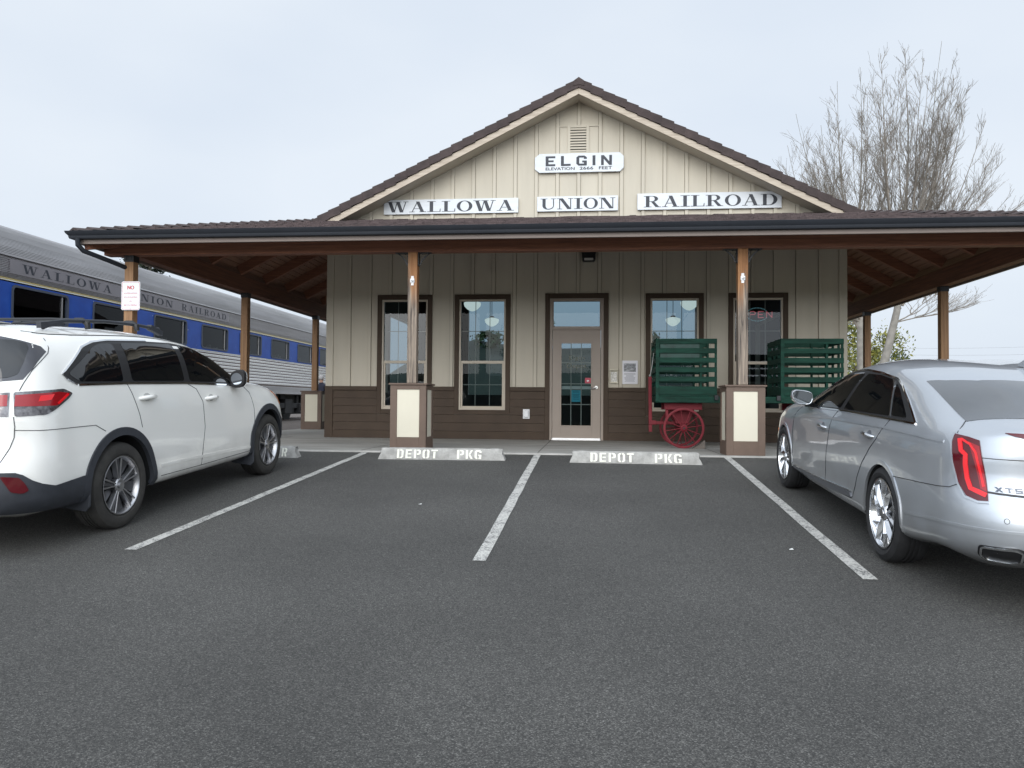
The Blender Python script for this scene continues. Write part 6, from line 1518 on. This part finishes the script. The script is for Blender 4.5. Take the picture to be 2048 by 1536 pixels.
# windscreen
mb = MB()
for fl in (False, True): sk.drape(mb, [(0, 1.22, 1.63), (.5, 1.22, 1.60), (.66, 1.32, 1.54), (.72, 1.75, 1.40), (.80, 2.18, 1.18), (.5, 2.42, 1.14), (0, 2.48, 1.135)], (.1, .5, .85), .003, .006, flip=fl)
mb.build('windscreen', M_TINT, suv, smooth=True, angle=50, local=True)

# ------------------------------------------------------------------ silver sedan
xts = car_root('parked_car', 'silver sedan with tall red tail lamps and bright alloy wheels, parked at right', 'car', XTS_O, XTS_F, -1, XTS_HALF)
bm = body_mesh(XTS_CTRL); sk = Skin(bm)
WR = [(-.02, .318, .362), (2.87, .318, .362)]
body = cut_arches(bm, WR, [P_SILVER, M_WELL], 'body', xts); bm.free()
G_ALL = [(-.865, 2.24, .930), (-.80, 2.10, 1.022), (-.753, 1.855, 1.14), (-.697, 1.66, 1.232), (-.69, 1.40, 1.287), (-.70, 1.038, 1.312), (-.715, .662, 1.30), (-.726, .28, 1.268), (-.746, .113, 1.226), (-.793, -.139, 1.127), (-.854, -.422, 1.012), (-.862, .001, 1.005), (-.869, .867, .987), (-.871, 1.259, .972)]
G_1 = [(-.86, 2.17, .940), (-.80, 2.03, 1.03), (-.755, 1.83, 1.122), (-.705, 1.64, 1.215), (-.70, 1.40, 1.262), (-.719, .99, 1.288), (-.866, 1.125, .988)]
G_2 = [(-.72, .925, 1.290), (-.721, .633, 1.288), (-.73, .315, 1.263), (-.856, .045, 1.020), (-.867, 1.030, .990)]
G_3 = [(-.742, .235, 1.242), (-.76, .105, 1.200), (-.836, -.21, 1.049), (-.848, -.235, 1.028), (-.853, .012, 1.025)]
for s, fl in LEFT_RIGHT:
    sx = 1 if fl else -1; X = lambda v: sx*v
    mb = MB(); sk.drape(mb, round_poly(G_ALL, .05), (-1, 0, .1), .002, .008, flip=fl); ws = mb.build('window_surround', M_BLACK, xts, local=True)
    mb = MB(); sk.line(mb, [(-.854, -.42, 1.010), (-.793, -.139, 1.131), (-.746, .113, 1.231), (-.726, .28, 1.273), (-.715, .662, 1.305), (-.70, 1.038, 1.317), (-.69, 1.40, 1.292), (-.697, 1.66, 1.237), (-.753, 1.855, 1.145), (-.80, 2.10, 1.027), (-.865, 2.24, .934)], .013, (-1, 0, .1), .007, flip=fl)
    sk.line(mb, [(-.854, -.42, 1.005), (-.862, .001, .998), (-.869, .867, .98), (-.871, 1.259, .966), (-.865, 2.24, .924)], .012, (-1, 0, .1), .007, flip=fl)
    sk.line(mb, [(-.733, .285, 1.252), (-.856, .030, 1.015)], .010, (-1, 0, .1), .006, flip=fl)
    mb.build('chrome_trim', M_CHROME, ws, local=True)
    for gnm in (G_1, G_2, G_3):
        mb = MB(); sk.drape(mb, round_poly(gnm, .03), (-1, 0, .1), .0045, .002, flip=fl); mb.build('window', M_TINT, ws, smooth=True, local=True)
    mb = MB()
    sk.line(mb, [(-.862, -.005, .998), (-.895, .022, .945), (-.923, .11, .842), (-.926, .24, .755), (-.926, .385, .635), (-.922, .50, .502), (-.918, .575, .38), (-.91, .60, .335), (-.905, .64, .318)], .0045, (-1, 0, 0), .0028, flip=fl)
    sk.line(mb, [(-.871, 1.14, .970), (-.904, 1.20, .905), (-.926, 1.24, .77), (-.925, 1.30, .61), (-.92, 1.33, .45), (-.917, 1.345, .32)], .0045, (-1, 0, 0), .0028, flip=fl)
    sk.line(mb, [(-.866, 2.33, .915), (-.915, 2.43, .82), (-.929, 2.475, .63), (-.925, 2.49, .40), (-.905, 2.47, .31)], .0045, (-1, 0, 0), .0028, flip=fl)
    sk.line(mb, [(-.905, .64, .318), (-.90, 1.4, .285), (-.905, 2.47, .29)], .0045, (-1, 0, -.2), .0028, flip=fl)
    sk.line(mb, [(-.926, -.19, .632), (-.90, -.86, .682), (-.882, -.985, .697), (-.855, -1.035, .725)], .0045, (-.8, -.6, 0), .0028, flip=fl)
    sk.line(mb, [(-.729, -.818, 1.067), (-.779, -.882, 1.038), (-.822, -.922, 1.004)], .0048, (-.5, -.5, .7), .0028, flip=fl)
    sk.line(mb, [(-.773, -1.116, .885), (-.606, -1.219, .886), (-.3, -1.275, .886), (0, -1.29, .886)], .0045, (-.3, -.95, 0), .0028, flip=fl)
    sk.line(mb, [(-.778, -1.185, .702), (-.618, -1.254, .694), (-.3, -1.30, .69), (0, -1.31, .69)], .010, (-.3, -.95, 0), .0028, flip=fl)
    mb.build('panel_seam', M_GAP, body, local=True)
    # shoulder crease and bumper crease: rolled edges catching light
    mb = MB(); sk.line(mb, [(-.92, 2.60, .795), (-.912, 1.73, .862), (-.906, 1.225, .893), (-.894, .115, .938), (-.886, -.45, .945), (-.862, -.85, .945)], .016, (-1, 0, 0), .004, .008, flip=fl)
    sk.line(mb, [(-.926, -.44, .435), (-.915, -.90, .486), (-.88, -1.07, .497), (-.78, -1.22, .503), (-.6, -1.34, .508), (0, -1.385, .512)], .016, (-.7, -.7, 0), .005, .008, flip=fl)
    mb.build('body_crease', P_SILVER, body, smooth=True, angle=60, local=True)
    mb = MB(); sk.drape(mb, round_poly([(-.917, .66, .372), (-.917, .62, .325), (-.90, 1.335, .285), (-.90, 2.42, .285), (-.91, 2.46, .315), (-.917, 1.70, .325), (-.917, 1.345, .337)], .02), (-1, 0, 0), .010, .014, flip=fl); sm = mb.build('side_moulding', mat('moulding_grey', (.13, .135, .15), .35, metal=.5), xts, smooth=True, angle=40, local=True)
    mb = MB(); sk.line(mb, [(-.917, .645, .376), (-.917, 1.345, .342), (-.917, 1.70, .330), (-.91, 2.45, .318)], .008, (-1, 0, 0), .014, .006, flip=fl); mb.build('chrome_trim', M_CHROME, sm, local=True)
    mb = MB(); sk.line(mb, [(-.90, .64, .268), (-.90, 1.4, .262), (-.90, 2.45, .262)], .03, (-1, 0, -.3), .004, .01, flip=fl); mb.build('sill', P_SILVER, body, smooth=True, angle=60, local=True)
    # arch lips
    for (y, z, r) in WR:
        mb = MB(); sk.line(mb, arc(y, z, r+.014, -6 if y < 1 else 4, 184, -.92, 34), .030, (-1, 0, 0), .006, .012, flip=fl, step=.03)
        mb.build('arch_lip', P_SILVER, body, smooth=True, angle=50, local=True)
    # handles
    for (y, z) in ((.265, .858), (1.425, .806)):
        mb = MB(); mb.tube([(X(.915), y-.105, z-.004), (X(.938), y-.085, z-.002), (X(.950), y, z+.002), (X(.938), y+.085, z+.004), (X(.915), y+.105, z+.003)], [.009, .014, .015, .014, .009], 12)
        mb.build('door_handle', M_CHROME, xts, smooth=True, angle=60, local=True)
        mb = MB(); sk.drape(mb, [(-.92, y-.01+.05*math.cos(a*.6283), z+.004+.034*math.sin(a*.6283)) for a in range(10)], (-1, 0, 0), .0015, .002, flip=fl); mb.build('handle_recess_shade', mat('recess_shade_grey', (.16, .17, .19), .35, metal=.4), body, local=True)  # flat darker oval, shade behind the handle put into the colour
    # tail lamps
    TLm = [(-.828, -.918, .998), (-.80, -1.02, .990), (-.771, -1.082, .978), (-.766, -1.13, .84), (-.772, -1.20, .657), (-.809, -1.16, .652), (-.84, -1.098, .668), (-.855, -1.035, .732), (-.863, -.985, .836), (-.851, -.935, .95)]
    mb = MB(); sk.drape(mb, TLm, (-.6, -.8, 0), .006, .014, flip=fl, grid=.03); tl = mb.build('taillight', M_LAMPDARK, xts, smooth=True, angle=50, local=True)
    TL_, TR_, BR_, BL_ = [Vector(p) for p in ((-.832, -.925, .996), (-.771, -1.085, .976), (-.772, -1.20, .662), (-.848, -1.06, .668))]
    def L(u, v): return (TL_*(1-u)+TR_*u)*(1-v)+(BL_*(1-u)+BR_*u)*v
    mb = MB(); sk.drape(mb, [L(.58, .06), L(.97, .10), L(.97, .88), L(.76, .84), L(.70, .40)], (-.6, -.8, 0), .0085, .002, flip=fl, grid=.03); mb.build('red_lens', M_LAMPRED, tl, smooth=True, local=True)
    mb = MB(); sk.line(mb, [L(.22, .05), L(.24, .24), L(.40, .30), L(.34, .46), L(.32, .70), L(.40, .86), L(.94, .935)], .024, (-.6, -.8, 0), .0105, .003, flip=fl, step=.02); sk.line(mb, [L(.30, .05), L(.62, .10), L(.80, .22), L(.84, .5), L(.88, .80)], .012, (-.6, -.8, 0), .0112, .003, flip=fl, step=.02); mb.build('bright_lens', M_LAMPREDB, tl, smooth=True, local=True)
    mb = MB(); sk.line(mb, [(-.832, -.912, 1.003), (-.855, -.93, .95), (-.868, -.982, .836), (-.860, -1.033, .728), (-.845, -1.096, .660), (-.809, -1.165, .644), (-.77, -1.205, .648)], .010, (-.7, -.7, 0), .009, .01, flip=fl); mb.build('lamp_edge', P_SILVER, tl, smooth=True, local=True)
    # headlamps
    mb = MB(); sk.drape(mb, round_poly([(-.83, 3.08, .855), (-.873, 3.14, .80), (-.885, 3.20, .735), (-.85, 3.34, .66), (-.72, 3.52, .66), (-.60, 3.58, .72), (-.70, 3.40, .80)], .02), (-.7, .6, .35), .004, .01, flip=fl); mb.build('headlight', M_LAMPCLEAR, xts, smooth=True, local=True)
    mb = MB(); sk.line(mb, [(-.885, 3.22, .60), (-.88, 3.27, .53)], .03, (-.9, .4, 0), .004, .006, flip=fl); mb.build('side_marker', M_AMBER, xts, local=True)
    # mirror
    n = 24; mb = MB()
    def outline(k, a, b):
        t = 2*math.pi*k/n; c, s_ = math.cos(t), math.sin(t); c = math.copysign(abs(c)**.6, c); s_ = math.copysign(abs(s_)**.6, s_)
        if s_ < 0: c *= 1-.22*(-s_)*(1 if c > 0 else .6)
        return a*c, b*s_+.010*c
    rings = [(1.845, .088, .060, .995), (1.85, .095, .066, .995), (1.90, .097, .068, .995), (1.98, .08, .055, .985), (2.04, .045, .032, .975), (2.06, .015, .01, .97)]; vs = []
    for (y, a, b, xc) in rings:
        for k in range(n): u, w = outline(k, a, b); vs.append((X(xc+u), y, 1.035+w))
    mb.add(vs, [(i*n+k, i*n+(k+1) % n, (i+1)*n+(k+1) % n, (i+1)*n+k) for i in range(5) for k in range(n)]+[tuple(range(5*n, 6*n))])
    mr_ = mb.build('wing_mirror', P_SILVER, xts, smooth=True, angle=50, local=True)
    mb = MB(); vs = []
    for (y, k1) in ((1.8445, 1.0), (1.838, .985), (1.842, .93)):
        for k in range(n): u, w = outline(k, .092*k1, .063*k1); vs.append((X(.995+u), y, 1.035+w))
    mb.add(vs, [(i*n+k, i*n+(k+1) % n, (i+1)*n+(k+1) % n, (i+1)*n+k) for i in range(2) for k in range(n)]); mb.build('mirror_rim', M_CHROME, mr_, smooth=True, angle=50, local=True)
    mb = MB(); mb.add([(X(.995+outline(k, .0855, .0585)[0]), 1.842, 1.035+outline(k, .0855, .0585)[1]) for k in range(n)], [tuple(range(n))]); mb.build('mirror_glass', mat('mirror_dark', (.07, .08, .09), .08, metal=1), mr_, local=True, fixn=False)
    mb = MB(); mb.beam((X(.865), 2.03, .955), (X(.965), 1.92, .985), .05, .05); mb.build('mirror_foot', M_BLACK, mr_, local=True, bevel=.01)
    # exhaust finisher: dark bore in a bright ring let into the bumper
    EXP = round_poly([(-.812, -1.19, .415), (-.655, -1.30, .423), (-.63, -1.33, .405), (-.64, -1.31, .335), (-.68, -1.25, .318), (-.775, -1.17, .322), (-.805, -1.16, .35)], .02)
    mb = MB(); sk.drape(mb, EXP, (-.55, -.83, 0), .004, .01, flip=fl, grid=.03); exo = mb.build('exhaust', M_BLACK, xts, smooth=True, local=True)
    c = sum(EXP, Vector())/len(EXP)
    mb = MB(); sk.line(mb, [c+(p-c)*.84 for p in EXP], .011, (-.55, -.83, 0), .012, .012, flip=fl, closed=True, step=.03); mb.build('chrome_ring', M_CHROME, exo, smooth=True, angle=50, local=True)
    mb = MB(); sk.line(mb, [(-.545, -1.34, .425), (0, -1.385, .425)], .03, (-.2, -1, 0), .004, .006, flip=fl); mb.build('reflector', M_LAMPDARK, xts, local=True)
    mb = MB(); sk.line(mb, [(-.58, -1.33, .395), (0, -1.385, .395)], .012, (-.2, -1, 0), .006, .006, flip=fl); mb.build('bumper_chrome', M_CHROME, xts, local=True)
    mb = MB(); sk.line(mb, [(-.714+.014*math.cos(k*.5236), -1.283, .565+.014*math.sin(k*.5236)) for k in range(13)], .003, (-.4, -.9, 0), .001, .002, flip=fl, step=.01); mb.build('parking_sensor', M_GAP, body, local=True)
    for i, (y, z, r) in enumerate(WR): car_wheel(xts, sx*.925, y, .335, .335, .245, .235, 'xts', sx, R(100) if i == 0 else R(70))
mb = MB()
for fl in (False, True): sk.drape(mb, [(0, -.41, 1.287), (-.20, -.40, 1.286), (-.46, -.355, 1.284), (-.60, -.24, 1.278), (-.676, -.115, 1.272), (-.709, -.47, 1.171), (-.733, -.835, 1.064), (-.4, -.99, 1.085), (0, -1.02, 1.098)], (-.15, -.5, .85), .003, .006, flip=fl)
mb.build('rear_window', mat('grey_glass', (.05, .055, .06), .06, spec=.7, coat=1), xts, smooth=True, angle=50, local=True)
mb = MB()
for fl in (False, True): sk.drape(mb, [(0, 1.36, 1.43), (-.48, 1.36, 1.40), (-.60, 1.42, 1.33), (-.69, 1.85, 1.16), (-.74, 2.20, 1.025), (-.5, 2.32, 1.03), (0, 2.36, 1.045)], (-.1, .5, .85), .003, .006, flip=fl)
mb.build('windscreen', M_TINT, xts, smooth=True, angle=50, local=True)
mb = MB()
for fl in (False, True): sk.drape(mb, [(-.668, -1.144, 1.026), (-.594, -1.188, 1.027), (0, -1.26, 1.03), (0, -1.265, 1.0), (-.600, -1.20, 1.003), (-.635, -1.178, 1.012)], (-.3, -.95, .1), .005, .008, flip=fl)
mb.build('high_brake_light', M_LAMPDARK, xts, smooth=True, local=True)
# shark fin and model badge
mb = MB()
fin = [(-.10, .0), (.06, .0), (.02, .025), (-.045, .075), (-.075, .078), (-.085, .05)]
mb.prism(fin, lambda u, w, d: (d*(1-.75*w/.078), -.02+u, 1.372+w+u*.22), -.028, .028); mb.build('antenna', P_SILVER, xts, smooth=True, angle=40, local=True, bevel=.004)
mb = MB()
def badge_poly(c):
    if c == 'X': return [[(0, 0), (.3, 0), (1, 1), (.7, 1)], [(.7, 0), (1, 0), (.3, 1), (0, 1)]]
    if c == 'T': return [q(0, .75, 1, 1), q(.36, 0, .64, .75)]
    if c == 'S': return [q(0, .78, 1, 1), q(0, .4, .26, .78), q(0, .38, 1, .6), q(.74, .2, 1, .4), q(0, 0, 1, .2)]
    if c == '4': return [q(.66, 0, .92, 1), q(0, .25, 1, .45), [(0, .45), (.28, .45), (.72, 1), (.5, 1)]]
    return []
for i, c in enumerate('XTS4'):
    for k, p in enumerate(badge_poly(c)):
        vs = []
        for u, v in p:
            x = -.735+(i*.043)+u*.034; h = sk.t.ray_cast(Vector((x, -2.4, .711+v*.024)), Vector((0, 1, 0)), 3); vs.append(h[0]+Vector((-.35, -.93, 0))*(.004+.0004*k))
        mb.add(vs, [tuple(range(len(vs)))])
mb.build('model_badge', mat('badge_dark_chrome', (.10, .11, .13), .25, metal=.8), xts, local=True, fixn=False)
